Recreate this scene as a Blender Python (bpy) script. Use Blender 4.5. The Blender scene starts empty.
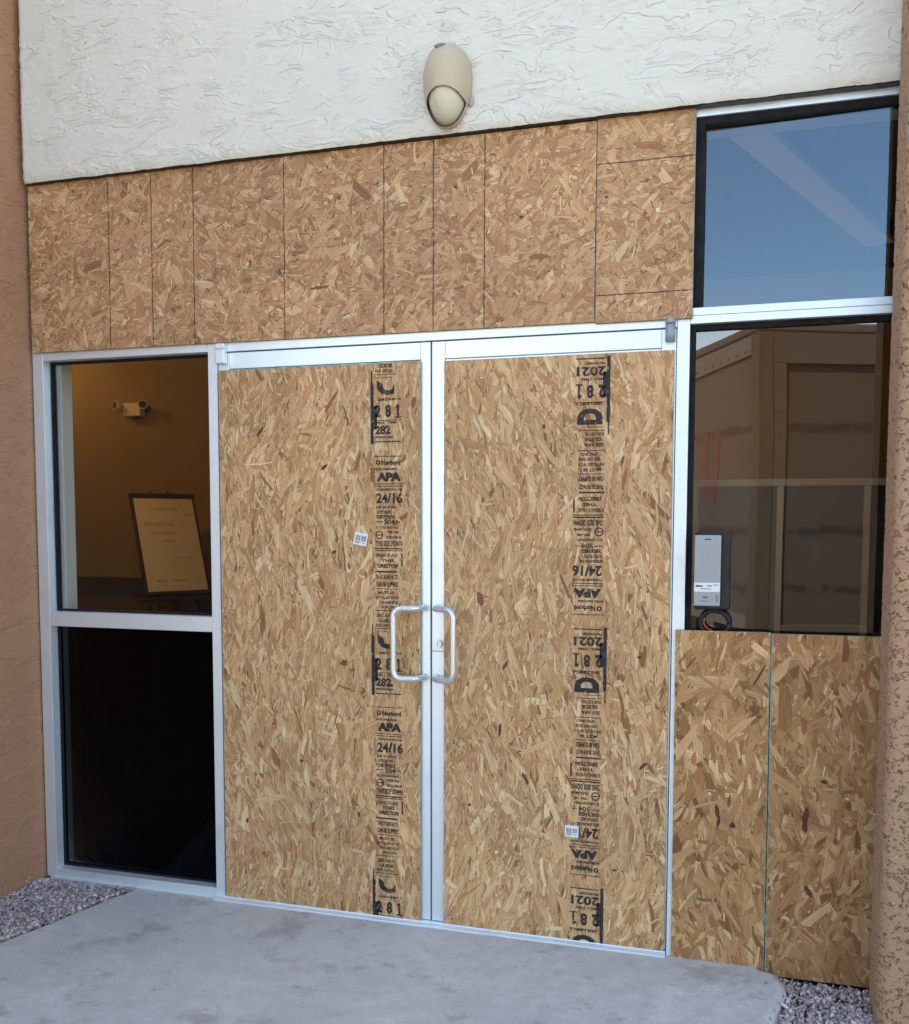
import bpy, bmesh, math, random
import numpy as np
from mathutils import Vector, Matrix, noise as mnoise

R = math.radians
scene = bpy.context.scene
COL = scene.collection

# ------------------------------------------------------------------ materials
class NT:
    """Small helper round a material's node tree."""
    def __init__(s, name):
        s.m = bpy.data.materials.new(name)
        s.m.use_nodes = True
        s.t = s.m.node_tree
        s.t.nodes.clear()
        s.out = s.t.nodes.new('ShaderNodeOutputMaterial')
    def n(s, kind, props=None, **inp):
        nd = s.t.nodes.new('ShaderNode' + kind)
        for k, v in (props or {}).items():
            setattr(nd, k, v)
        for k, v in inp.items():
            k = k.replace('_', ' ')
            sock = nd.inputs[int(k[1:])] if k[0] == 'i' and k[1:].isdigit() else nd.inputs[k]
            if hasattr(v, 'is_linked') or isinstance(v, bpy.types.NodeSocket):
                s.t.links.new(v, sock)
            else:
                sock.default_value = v
        return nd
    def math(s, op, a, b=0.0, c=0.0, clamp=False):
        nd = s.n('Math', {'operation': op, 'use_clamp': clamp})
        for i, v in enumerate((a, b, c)):
            if isinstance(v, bpy.types.NodeSocket):
                s.t.links.new(v, nd.inputs[i])
            else:
                nd.inputs[i].default_value = v
        return nd.outputs[0]
    def smooth(s, v, a, b, lo=0.0, hi=1.0):
        nd = s.n('MapRange', {'interpolation_type': 'SMOOTHSTEP'})
        s.t.links.new(v, nd.inputs[0])
        for i, x in zip((1, 2, 3, 4), (a, b, lo, hi)):
            nd.inputs[i].default_value = x
        return nd.outputs[0]
    def mix(s, fac, a, b, blend='MIX'):
        nd = s.n('Mix', {'data_type': 'RGBA', 'blend_type': blend})
        for i, v in ((0, fac), (6, a), (7, b)):
            if isinstance(v, bpy.types.NodeSocket):
                s.t.links.new(v, nd.inputs[i])
            else:
                nd.inputs[i].default_value = v if i == 0 else (*v[:3], 1.0)
        return nd.outputs[2]
    def coords(s, scale=(1, 1, 1), kind='Object', rot=(0, 0, 0)):
        tc = s.n('TexCoord')
        mp = s.n('Mapping', Vector=tc.outputs[kind])
        mp.inputs['Scale'].default_value = scale
        mp.inputs['Rotation'].default_value = rot
        return mp.outputs[0]
    def noise(s, vec, scale, detail=4.0, rough=0.5, dist=0.0):
        nd = s.n('TexNoise', Vector=vec)
        nd.inputs['Scale'].default_value = scale
        nd.inputs['Detail'].default_value = detail
        nd.inputs['Roughness'].default_value = rough
        nd.inputs['Distortion'].default_value = dist
        return nd.outputs[0]
    def principled(s, **k):
        p = s.n('BsdfPrincipled', None, **k)
        s.t.links.new(p.outputs[0], s.out.inputs['Surface'])
        return p
    def bump(s, p, h, dist, strength=1.0):
        b = s.n('Bump', None, Height=h)
        b.inputs['Distance'].default_value = dist
        b.inputs['Strength'].default_value = strength
        s.t.links.new(b.outputs[0], p.inputs['Normal'])

def rgb(c): return (*c, 1.0)

def simple(name, col, rough=0.5, metal=0.0, var=0.12, scale=14.0, bump=0.0):
    """Plain paint, metal or plastic with slight wear in tone and gloss."""
    t = NT(name)
    v = t.coords()
    nz = t.noise(v, scale, 6, 0.6)
    c = t.mix(nz, [x * (1 - var) for x in col], [min(1, x * (1 + var)) for x in col])
    p = t.principled(Base_Color=c, Metallic=metal)
    r = t.smooth(t.noise(v, scale * 2.3, 4), 0.3, 0.7, max(0, rough - 0.08), min(1, rough + 0.08))
    t.t.links.new(r, p.inputs['Roughness'])
    if bump:
        t.bump(p, t.noise(v, scale * 12, 3), bump)
    return t.m

def mat_aluminium():
    t = NT('anodised_aluminium')
    v = t.coords()
    streak = t.noise(t.coords((60, 60, 1.2)), 3.0, 5, 0.6)
    dirt = t.smooth(t.noise(v, 6.0, 7, 0.65), 0.52, 0.75)
    c = t.mix(streak, (0.73, 0.80, 0.85), (0.82, 0.88, 0.92))
    c = t.mix(t.math('MULTIPLY', dirt, 0.22), c, (0.40, 0.38, 0.35))
    p = t.principled(Base_Color=c, Metallic=0.55)
    t.t.links.new(t.smooth(streak, 0.3, 0.7, 0.34, 0.46), p.inputs['Roughness'])
    return t.m

def mat_stucco(name, ca, cb, kind, disp, stain=(0.3, 0.25, 0.2), stain_amt=0.25):
    """Trowelled stucco: flat plates that end in little ledges, on real displacement."""
    t = NT(name)
    if kind == 'skip':
        v = t.coords((1.0, 1.0, 2.3))
        warp = t.n('TexNoise', Vector=v)
        warp.inputs['Scale'].default_value = 4.0
        sub = t.n('VectorMath', {'operation': 'MULTIPLY_ADD'})
        t.t.links.new(warp.outputs['Color'], sub.inputs[0])
        sub.inputs[1].default_value = (0.25, 0.25, 0.25)
        t.t.links.new(v, sub.inputs[2])
        nz = t.noise(sub.outputs[0], 5.2, 3.0, 0.55, 0.6)
        k = t.math('MULTIPLY', nz, 7.0)
        fr = t.math('FRACT', k)
        saw = t.math('MULTIPLY', fr, t.smooth(fr, 0.90, 1.0, 1.0, 0.0))
        mask = t.smooth(t.noise(t.coords(), 7.0, 3), 0.36, 0.55)
        h = t.math('MULTIPLY', saw, mask)
        fine = t.noise(t.coords(), 160.0, 4, 0.6)
        h = t.math('ADD', h, t.math('MULTIPLY', fine, 0.30))
        low = t.noise(t.coords(), 2.5, 2)
        h = t.math('ADD', h, t.math('MULTIPLY', low, 1.2))
        h = t.math('ADD', h, t.math('MULTIPLY', t.noise(t.coords((1, 1, 1.6)), 26.0, 4, 0.6), 0.55))
    else:
        v = t.coords((1.0, 1.0, 1.25) if kind == 'lace' else (1.0, 0.8, 2.0))
        nz = t.noise(v, 46.0 if kind == 'lace' else 10.0, 4.0, 0.6, 0.9)
        plate = t.smooth(nz, *((0.40, 0.435) if kind == 'lace' else (0.415, 0.455)))
        n2 = t.noise(v, 11.0 if kind == 'lace' else 6.0, 3.0, 0.5, 0.8)
        k = t.math('MULTIPLY', n2, 6.0)
        fr = t.math('FRACT', k)
        saw = t.math('MULTIPLY', fr, t.smooth(fr, 0.90, 1.0, 1.0, 0.0))
        h = t.math('ADD', plate if kind == 'lace' else t.math('MULTIPLY', plate, 0.35), t.math('MULTIPLY', saw, 0.22 if kind == 'lace' else 0.6))
        fine = t.noise(t.coords(), 190.0, 4, 0.65)
        h = t.math('ADD', h, t.math('MULTIPLY', fine, 0.40))
    blot = t.noise(t.coords(), 3.2, 5, 0.6)
    c = t.mix(blot, ca, cb)
    st = t.smooth(t.noise(t.coords((1, 1, 0.5)), 5.0, 7, 0.7), 0.55, 0.8)
    c = t.mix(t.math('MULTIPLY', st, stain_amt), c, stain)
    spk = t.smooth(t.noise(t.coords(), 90.0, 2), 0.72, 0.76)
    c = t.mix(t.math('MULTIPLY', spk, 0.35), c, [min(1, x * 1.5) for x in cb])
    t.principled(Base_Color=c, Roughness=0.9)
    d = t.n('Displacement', None, Height=h)
    d.inputs['Midlevel'].default_value = 0.5 if kind != 'lace' else 1.1
    d.inputs['Scale'].default_value = disp
    t.t.links.new(d.outputs[0], t.out.inputs['Displacement'])
    t.m.displacement_method = 'BOTH'
    return t.m

def mat_osb():
    """Wood strands: every strand carries its own colour, the grain runs along its own length."""
    t = NT('oriented_strand_wood')
    a = t.n('Attribute', {'attribute_name': 'strand'})
    uv = t.n('UVMap', {'uv_map': 'grain'})
    mp = t.n('Mapping', Vector=uv.outputs[0])
    mp.inputs['Scale'].default_value = (9.0, 260.0, 1.0)
    g = t.noise(mp.outputs[0], 1.0, 4, 0.6, 0.4)
    c = t.mix(t.smooth(g, 0.30, 0.70), (0.74, 0.70, 0.64), (1.14, 1.14, 1.13))
    c = t.mix(1.0, a.outputs['Color'], c, 'MULTIPLY')
    big = t.noise(t.coords(), 2.2, 4, 0.55)
    c = t.mix(t.smooth(big, 0.35, 0.65, 0.0, 0.30), c, t.mix(1.0, c, (0.82, 0.78, 0.72), 'MULTIPLY'))
    spk = t.smooth(t.noise(t.coords(), 210.0, 2, 0.5), 0.69, 0.74)
    c = t.mix(t.math('MULTIPLY', spk, 0.7), c, (0.12, 0.07, 0.04))
    p = t.principled(Base_Color=c, Roughness=0.68)
    p.inputs['Specular IOR Level'].default_value = 0.35
    h = t.math('ADD', t.math('MULTIPLY', g, 0.5), t.noise(t.coords(), 90.0, 4, 0.6))
    t.bump(p, h, 0.0012, 0.7)
    return t.m

def mat_ink():
    """Black roller ink that took unevenly on the rough board."""
    t = NT('stamp_ink')
    nz = t.noise(t.coords(), 75.0, 4, 0.65)
    fac = t.math('MULTIPLY', t.smooth(nz, 0.32, 0.50, 0.42, 0.96), t.smooth(t.noise(t.coords((1, 1, 1), rot=(.1, .2, .3)), 14.0, 4, 0.6), 0.32, 0.46, 0.72, 1.0))
    tr = t.n('BsdfTransparent')
    b = t.n('BsdfPrincipled', None, Base_Color=rgb((0.018, 0.016, 0.02)), Roughness=0.75)
    mx = t.n('MixShader')
    t.t.links.new(fac, mx.inputs[0]); t.t.links.new(tr.outputs[0], mx.inputs[1]); t.t.links.new(b.outputs[0], mx.inputs[2])
    t.t.links.new(mx.outputs[0], t.out.inputs['Surface'])
    return t.m

def mat_glass(name, tint, base, gain, gcol=(0.74, 0.90, 1.0), dusty=1.0):
    t = NT(name)
    fr = t.n('Fresnel'); fr.inputs['IOR'].default_value = 1.5
    f = t.math('ADD', t.math('MULTIPLY', fr.outputs[0], gain), base, clamp=True)
    tr = t.n('BsdfTransparent', None, Color=rgb(tint))
    gl = t.n('BsdfGlossy', None, Color=rgb(gcol), Roughness=0.004)
    wav = t.n('Bump', None, Height=t.noise(t.coords(), 1.6, 1))
    wav.inputs['Distance'].default_value = 0.0015
    t.t.links.new(wav.outputs[0], gl.inputs['Normal'])
    mx = t.n('MixShader')
    t.t.links.new(f, mx.inputs[0]); t.t.links.new(tr.outputs[0], mx.inputs[1]); t.t.links.new(gl.outputs[0], mx.inputs[2])
    # dust: thin pale film in blotches
    d = t.n('BsdfDiffuse', None, Color=rgb((0.5, 0.5, 0.5)))
    m2 = t.n('MixShader')
    dust = t.math('ADD', t.smooth(t.noise(t.coords(), 5.0, 6, 0.7), 0.45, 0.8, 0.0, 0.02),
                  t.smooth(t.noise(t.coords(), 65.0, 2), 0.775, 0.80, 0.0, 0.25))
    t.t.links.new(t.math('MULTIPLY', dust, dusty), m2.inputs[0]); t.t.links.new(mx.outputs[0], m2.inputs[1]); t.t.links.new(d.outputs[0], m2.inputs[2])
    t.t.links.new(m2.outputs[0], t.out.inputs['Surface'])
    return t.m

def mat_clear(name):
    t = NT(name)
    tr = t.n('BsdfTransparent', None, Color=rgb((0.97, 0.98, 0.98)))
    t.t.links.new(tr.outputs[0], t.out.inputs['Surface'])
    return t.m

def mat_concrete():
    t = NT('concrete')
    v = t.coords()
    a = t.noise(v, 1.3, 8, 0.68)
    b = t.noise(v, 11.0, 7, 0.7)
    c = t.mix(t.smooth(a, 0.3, 0.7), (0.56, 0.535, 0.49), (0.71, 0.685, 0.635))
    c = t.mix(t.smooth(b, 0.36, 0.66, 0, 0.8), c, (0.55, 0.525, 0.48))
    for sc, lo, hi, amt, col, st in ((2.6, 0.54, 0.66, 0.6, (0.32, 0.28, 0.25), 1.0), (5.5, 0.56, 0.66, 0.5, (0.30, 0.265, 0.245), 1.7), (1.9, 0.60, 0.70, 0.4, (0.50, 0.39, 0.32), 1.4)):
        nz = t.noise(t.coords((1, st, 1), rot=(0, 0, sc)), sc, 9, 0.72)
        c = t.mix(t.smooth(nz, lo, hi, 0, amt), c, col)
    for sc, lo, amt, col in ((150.0, 0.655, 0.55, (0.22, 0.21, 0.19)), (260.0, 0.63, 0.5, (0.25, 0.24, 0.22)), (95.0, 0.735, 0.8, (0.72, 0.70, 0.66)), (42.0, 0.735, 0.55, (0.24, 0.23, 0.21))):
        nz = t.noise(t.coords(rot=(0.2, 0.1, sc)), sc, 2)
        c = t.mix(t.smooth(nz, lo, lo + 0.035, 0, amt), c, col)
    p = t.principled(Base_Color=c, Roughness=0.88)
    h = t.math('ADD', t.math('MULTIPLY', t.noise(v, 170.0, 5, 0.7), 0.8), b)
    t.bump(p, h, 0.005, 0.8)
    return t.m

def mat_attr(name, attr, rough, nsc=60.0, bump=0.002):
    t = NT(name)
    a = t.n('Attribute', {'attribute_name': attr})
    nz = t.noise(t.coords(), nsc, 5, 0.6)
    c = t.mix(1.0, a.outputs['Color'], t.mix(nz, (0.75, 0.75, 0.75), (1.2, 1.2, 1.2)), 'MULTIPLY')
    p = t.principled(Base_Color=c, Roughness=rough)
    t.bump(p, nz, bump)
    return t.m

def mat_trailer(name, base, rust):
    """Old painted sheet panels with rubbed, rusty bands and faded streaks."""
    t = NT(name)
    v = t.coords()
    nz = t.noise(v, 3.0, 6, 0.65)
    c = t.mix(nz, [x * 0.8 for x in base], [x * 1.15 for x in base])
    sx = t.n('SeparateXYZ', Vector=v)
    z = sx.outputs[2]
    wob = t.math('MULTIPLY', t.noise(t.coords((1.2, 1.2, 0.3)), 5.0, 8, 0.8), 0.34)
    for zc, w in ((2.72, 0.05), (1.62, 0.05), (1.02, 0.04)):
        d = t.math('ABSOLUTE', t.math('SUBTRACT', t.math('ADD', z, t.math('SUBTRACT', wob, 0.17)), zc))
        f = t.math('MULTIPLY', t.smooth(d, w * 0.5, w * 1.3, 0.9, 0.0), t.smooth(t.noise(v, 7.0, 6, 0.7), 0.35, 0.55))
        c = t.mix(f, c, rust)
    stk = t.smooth(t.noise(t.coords((9, 9, 0.5)), 1.0, 4, 0.6), 0.62, 0.72, 0, 0.5)
    c = t.mix(stk, c, rust)
    t.principled(Base_Color=c, Roughness=0.75)
    return t.m

M = {}
M['alu'] = mat_aluminium()
M['handle'] = simple('satin_handle_metal', (0.70, 0.73, 0.75), 0.33, 0.7, 0.06)
M['pivot'] = simple('grey_pivot_metal', (0.33, 0.36, 0.39), 0.6, 0.3, 0.10)
M['black'] = simple('black_rubber', (0.004, 0.004, 0.005), 0.9)
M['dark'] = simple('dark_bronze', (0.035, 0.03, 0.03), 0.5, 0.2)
M['white_stucco'] = mat_stucco('white_stucco', (0.63, 0.598, 0.52), (0.69, 0.658, 0.58), 'skip', 0.0046, (0.50, 0.46, 0.39), 0.30)
M['brown_stucco'] = mat_stucco('brown_stucco', (0.385, 0.195, 0.105), (0.455, 0.235, 0.130), 'soft', 0.0055, (0.24, 0.13, 0.085), 0.35)
M['lace_stucco'] = mat_stucco('brown_lace_stucco', (0.40, 0.235, 0.14), (0.47, 0.28, 0.17), 'lace', 0.0075, (0.27, 0.15, 0.10), 0.3)
M['flat_stucco'] = simple('plain_brown_stucco', (0.42, 0.22, 0.125), 0.9, 0, 0.12, 6.0, 0.004)
M['roof'] = simple('roof_membrane', (0.45, 0.44, 0.42), 0.9)
M['osb'] = mat_osb()
M['edge'] = simple('teal_edge_seal', (0.13, 0.32, 0.30), 0.7, 0, 0.35, 40.0)
M['edge_raw'] = simple('sawn_board_edge', (0.20, 0.12, 0.065), 0.85, 0, 0.3, 60.0)
M['line'] = simple('guide_line_ink', (0.045, 0.032, 0.026), 0.8, 0, 0.4, 60.0)
M['ink'] = mat_ink()
M['sticker'] = simple('sticker_paper', (0.72, 0.73, 0.74), 0.5)
M['print'] = simple('sticker_print', (0.06, 0.06, 0.07), 0.6)
M['glass'] = mat_glass('reflective_glass', (0.66, 0.68, 0.70), 0.065, 1.5, (0.56, 0.81, 1.0))
M['glass_low'] = mat_glass('clear_lower_glass', (0.62, 0.57, 0.50), 0.10, 1.6, (1.0, 0.97, 0.93))
M['glass_side'] = mat_glass('sidelight_glass', (0.88, 0.86, 0.82), 0.0, 0.35)
M['glass_dark'] = mat_glass('dark_film_glass', (0.02, 0.02, 0.025), 0.0, 0.10, dusty=0.2)
M['clear'] = mat_clear('glass_rear_face')
M['concrete'] = mat_concrete()
M['gravel'] = mat_attr('gravel_stone', 'stone', 0.85)
M['soil'] = simple('dusty_soil', (0.10, 0.085, 0.08), 0.95, 0, 0.3, 40.0, 0.004)
M['asphalt'] = simple('pale_paving', (0.20, 0.18, 0.155), 0.9, 0, 0.3, 9.0, 0.004)
M['lamp_body'] = simple('beige_lamp_plastic', (0.50, 0.41, 0.28), 0.5, 0, 0.05, 8.0)
M['lamp_lens'] = simple('cream_lens', (0.62, 0.59, 0.46), 0.3, 0, 0.04)
M['photocell'] = simple('grey_photocell', (0.17, 0.16, 0.155), 0.4)
M['patch'] = simple('bare_plaster', (0.42, 0.36, 0.32), 0.9)
M['caulk'] = simple('pale_caulk', (0.55, 0.55, 0.60), 0.6)
M['silver'] = simple('silver_face_plate', (0.33, 0.35, 0.365), 0.4, 0.35, 0.05)
M['plastic'] = simple('black_plastic', (0.008, 0.008, 0.009), 0.6)
M['red'] = simple('red_wire_sleeve', (0.35, 0.05, 0.03), 0.5)
M['tan_wall'] = simple('tan_wall_paint', (0.27, 0.185, 0.095), 0.85, 0, 0.06, 4.0, 0.001)
M['brown_wall'] = simple('brown_wall_paint', (0.30, 0.215, 0.14), 0.85, 0, 0.06, 4.0)
M['dado'] = simple('dark_dado_wood', (0.05, 0.03, 0.022), 0.5)
M['low_wall'] = simple('brown_dado_panel', (0.16, 0.085, 0.05), 0.7)
M['drywall'] = simple('white_drywall', (0.66, 0.66, 0.62), 0.85, 0, 0.05)
M['beam'] = simple('white_beam_paint', (0.82, 0.82, 0.80), 0.8, 0, 0.04)
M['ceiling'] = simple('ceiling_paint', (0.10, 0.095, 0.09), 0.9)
M['carpet'] = simple('dark_carpet', (0.035, 0.03, 0.028), 0.95, 0, 0.3, 80.0, 0.003)
M['board'] = simple('whiteboard_surface', (0.84, 0.70, 0.44), 0.35, 0, 0.05)
M['marker'] = simple('brown_marker', (0.30, 0.17, 0.09), 0.6)
M['wood_trim'] = simple('light_wood_trim', (0.62, 0.48, 0.34), 0.6, 0, 0.12, 20.0)
M['dark_panel'] = simple('dark_grey_panel', (0.035, 0.035, 0.035), 0.55, 0, 0.25, 5.0)
M['fixture'] = simple('cream_fixture', (0.68, 0.62, 0.48), 0.5)
M['trailer_side'] = mat_trailer('trailer_side_paint', (0.060, 0.050, 0.043), (0.022, 0.012, 0.006))
M['trailer_end'] = mat_trailer('trailer_end_paint', (0.034, 0.027, 0.020), (0.004, 0.002, 0.001))
M['trailer_rail'] = simple('trailer_rail_paint', (0.095, 0.080, 0.070), 0.6, 0, 0.12)
M['trailer_post'] = simple('trailer_post_paint', (0.042, 0.032, 0.018), 0.6, 0, 0.15)
M['trailer_frame'] = simple('trailer_frame_paint', (0.050, 0.040, 0.031), 0.6, 0, 0.15)
M['screw'] = simple('screw_head', (0.30, 0.28, 0.25), 0.5, 0.5)
M['rivet'] = simple('rust_rivet', (0.05, 0.03, 0.02), 0.7)
M['orange'] = simple('faded_orange_stripe', (0.10, 0.03, 0.018), 0.7, 0, 0.25)
M['tyre'] = simple('tyre_rubber', (0.02, 0.02, 0.02), 0.85)
M['rim'] = simple('wheel_rim', (0.35, 0.35, 0.35), 0.5, 0.5)
_t = NT('lamp_glow')
_e = _t.n('Emission', None, Color=rgb((1.0, 0.62, 0.25)), Strength=6.0)
_t.t.links.new(_e.outputs[0], _t.out.inputs['Surface'])
M['glow'] = _t.m

# ------------------------------------------------------------------ mesh tools
class MB:
    """Collects shapes, then links them as ONE mesh object."""
    def __init__(s, *mats):
        s.bm = bmesh.new(); s.mats = list(mats)
    def box(s, x0, x1, y0, y1, z0, z1, bev=0.0, mat=0):
        b = bmesh.new()
        bmesh.ops.create_cube(b, size=1.0)
        for v in b.verts:
            v.co = Vector(((x0 + x1) / 2 + v.co.x * (x1 - x0), (y0 + y1) / 2 + v.co.y * (y1 - y0), (z0 + z1) / 2 + v.co.z * (z1 - z0)))
        if bev:
            bmesh.ops.bevel(b, geom=b.edges[:], offset=bev, segments=2, profile=0.5, affect='EDGES')
        s._add(b, mat); return s
    def _add(s, b, mat=None, mtx=None):
        if mtx is not None: b.transform(mtx)
        off = [s.bm.verts.new(v.co) for v in b.verts]
        b.verts.index_update()
        for f in b.faces:
            try:
                nf = s.bm.faces.new([off[v.index] for v in f.verts])
                nf.material_index = f.material_index if mat is None else mat
                nf.smooth = f.smooth
            except ValueError: pass
        b.free()
    def cyl(s, p0, p1, r, n=20, mat=0, r2=None, smooth=True):
        p0, p1 = Vector(p0), Vector(p1); d = p1 - p0
        b = bmesh.new()
        bmesh.ops.create_cone(b, cap_ends=True, segments=n, radius1=r, radius2=r if r2 is None else r2, depth=d.length)
        for f in b.faces: f.smooth = smooth and len(f.verts) == 4
        s._add(b, mat, Matrix.Translation((p0 + p1) / 2) @ d.to_track_quat('Z', 'Y').to_matrix().to_4x4()); return s
    def tube(s, pts, r, n=14, mat=0, fillet=0.0, seg=8):
        P = [Vector(p) for p in pts]
        if fillet:
            Q = [P[0]]
            for a, b, c in zip(P, P[1:], P[2:]):
                u, w = (a - b), (c - b)
                k = min(fillet, u.length * .49, w.length * .49)
                A, C = b + u.normalized() * k, b + w.normalized() * k
                for i in range(seg + 1):
                    q = i / seg
                    Q.append(A * (1 - q) ** 2 + b * 2 * q * (1 - q) + C * q * q)
            Q.append(P[-1]); P = Q
        rings = []
        t0 = (P[1] - P[0]).normalized()
        nrm = t0.orthogonal().normalized()
        for i, p in enumerate(P):
            t = (P[min(i + 1, len(P) - 1)] - P[max(i - 1, 0)]).normalized()
            nrm = (nrm - t * nrm.dot(t)).normalized(); bi = t.cross(nrm)
            rings.append([s.bm.verts.new(p + nrm * math.cos(2 * math.pi * j / n) * r + bi * math.sin(2 * math.pi * j / n) * r) for j in range(n)])
        for a, b in zip(rings, rings[1:]):
            for j in range(n):
                f = s.bm.faces.new((a[j], a[(j + 1) % n], b[(j + 1) % n], b[j])); f.smooth = True; f.material_index = mat
        for ring, rev in ((rings[0], True), (rings[-1], False)):
            f = s.bm.faces.new(ring[::-1] if rev else ring); f.material_index = mat
        return s
    def poly(s, pts, mat=0):
        f = s.bm.faces.new([s.bm.verts.new(p) for p in pts]); f.material_index = mat; return s
    def build(s, name, parent=None, loc=None, rot=None):
        me = bpy.data.meshes.new(name)
        bmesh.ops.recalc_face_normals(s.bm, faces=s.bm.faces[:])
        s.bm.to_mesh(me); s.bm.free()
        for m in s.mats: me.materials.append(m)
        return link(name, me, parent, loc, rot)

def link(name, me, parent=None, loc=None, rot=None):
    o = bpy.data.objects.new(name, me); COL.objects.link(o)
    if parent: o.parent = parent
    if loc: o.location = loc
    if rot: o.rotation_euler = rot
    return o

def tag(o, label=None, cat=None, group=None, kind=None):
    if label: o['label'] = label
    if cat: o['category'] = cat
    if group: o['group'] = group
    if kind: o['kind'] = kind
    return o

def thing(name, label, cat, loc=(0, 0, 0), rot=(0, 0, 0), group=None):
    o = bpy.data.objects.new(name, None); COL.objects.link(o)
    o.empty_display_size = 0.1
    o.location = loc; o.rotation_euler = rot
    return tag(o, label, cat, group, 'thing')

def grid_obj(name, mat, o, u, v, nu, nv, parent=None, edge=None):
    """A finely divided sheet spanned by u and v from corner o (for displaced stucco)."""
    o, u, v = np.array(o, float), np.array(u, float), np.array(v, float)
    a, b = np.meshgrid(np.linspace(0, 1, nu + 1), np.linspace(0, 1, nv + 1), indexing='ij')
    P = o + a[..., None] * u + b[..., None] * v
    if edge is not None: P = edge(P, a, b)
    idx = np.arange((nu + 1) * (nv + 1)).reshape(nu + 1, nv + 1)
    F = np.stack([idx[:-1, :-1], idx[1:, :-1], idx[1:, 1:], idx[:-1, 1:]], -1).reshape(-1, 4)
    me = np_mesh(name, P.reshape(-1, 3), F.ravel(), np.full(len(F), 4))
    me.polygons.foreach_set('use_smooth', np.ones(len(F), bool))
    me.materials.append(mat)
    return link(name, me, parent)

def np_mesh(name, V, loops, sizes):
    me = bpy.data.meshes.new(name)
    V = np.asarray(V, np.float32); loops = np.asarray(loops, np.int32); sizes = np.asarray(sizes, np.int32)
    me.vertices.add(len(V)); me.vertices.foreach_set('co', V.ravel())
    me.loops.add(len(loops)); me.loops.foreach_set('vertex_index', loops)
    me.polygons.add(len(sizes))
    me.polygons.foreach_set('loop_start', np.concatenate(([0], np.cumsum(sizes)[:-1])).astype(np.int32))
    me.update(calc_edges=True)
    return me

def clip(poly, x0, x1, z0, z1):
    """Convex-window clip of a 2-D polygon whose points may carry extra values."""
    for ax, lim, sgn in ((0, x0, 1), (0, x1, -1), (1, z0, 1), (1, z1, -1)):
        if not poly: return poly
        out = []
        for i in range(len(poly)):
            a, b = poly[i - 1], poly[i]
            da, db = (a[ax] - lim) * sgn, (b[ax] - lim) * sgn
            if (da >= 0) != (db >= 0):
                q = da / (da - db)
                out.append(tuple(x + (y - x) * q for x, y in zip(a, b)))
            if db >= 0: out.append(b)
        poly = out
    return poly

# ------------------------------------------------------------------ oriented strand board
def lin(r, g, b):
    f = lambda c: (c / 255 / 12.92) if c <= 10 else ((c / 255 + 0.055) / 1.055) ** 2.4
    return (f(r), f(g), f(b))

STYLE = {
    # colours (sRGB of the wood itself), weights; angle mean and spread; length, width ranges
    'door': dict(pal=[((206, 165, 121), 6), ((195, 152, 107), 6), ((213, 176, 134), 4), ((180, 135, 92), 2.4), ((221, 191, 151), 1.6), ((150, 103, 66), 0.6), ((191, 140, 102), 1.6)],
                 ang=(90, 16), wild=0.17, L=(0.03, 0.14), W=(0.005, 0.026), dark=0.21, n=10500),
    'top': dict(pal=[((196, 153, 112), 5), ((186, 142, 101), 5), ((204, 164, 124), 4), ((173, 128, 90), 3), ((183, 132, 98), 2.4), ((212, 178, 140), 1.0), ((152, 108, 76), 0.5)],
                ang=(25, 45), wild=0.4, L=(0.02, 0.10), W=(0.005, 0.032), dark=0.21, n=12500),
    'low': dict(pal=[((182, 138, 94), 5), ((170, 126, 82), 5), ((194, 153, 109), 3), ((154, 109, 68), 2.6), ((203, 168, 124), 1.4), ((132, 89, 55), 0.8), ((164, 112, 75), 1.3)],
                ang=(88, 26), wild=0.20, L=(0.045, 0.16), W=(0.009, 0.038), dark=0.18, n=6200),
}

FACE = {}      # how far the pressed strands stand proud of each board's slab

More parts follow.
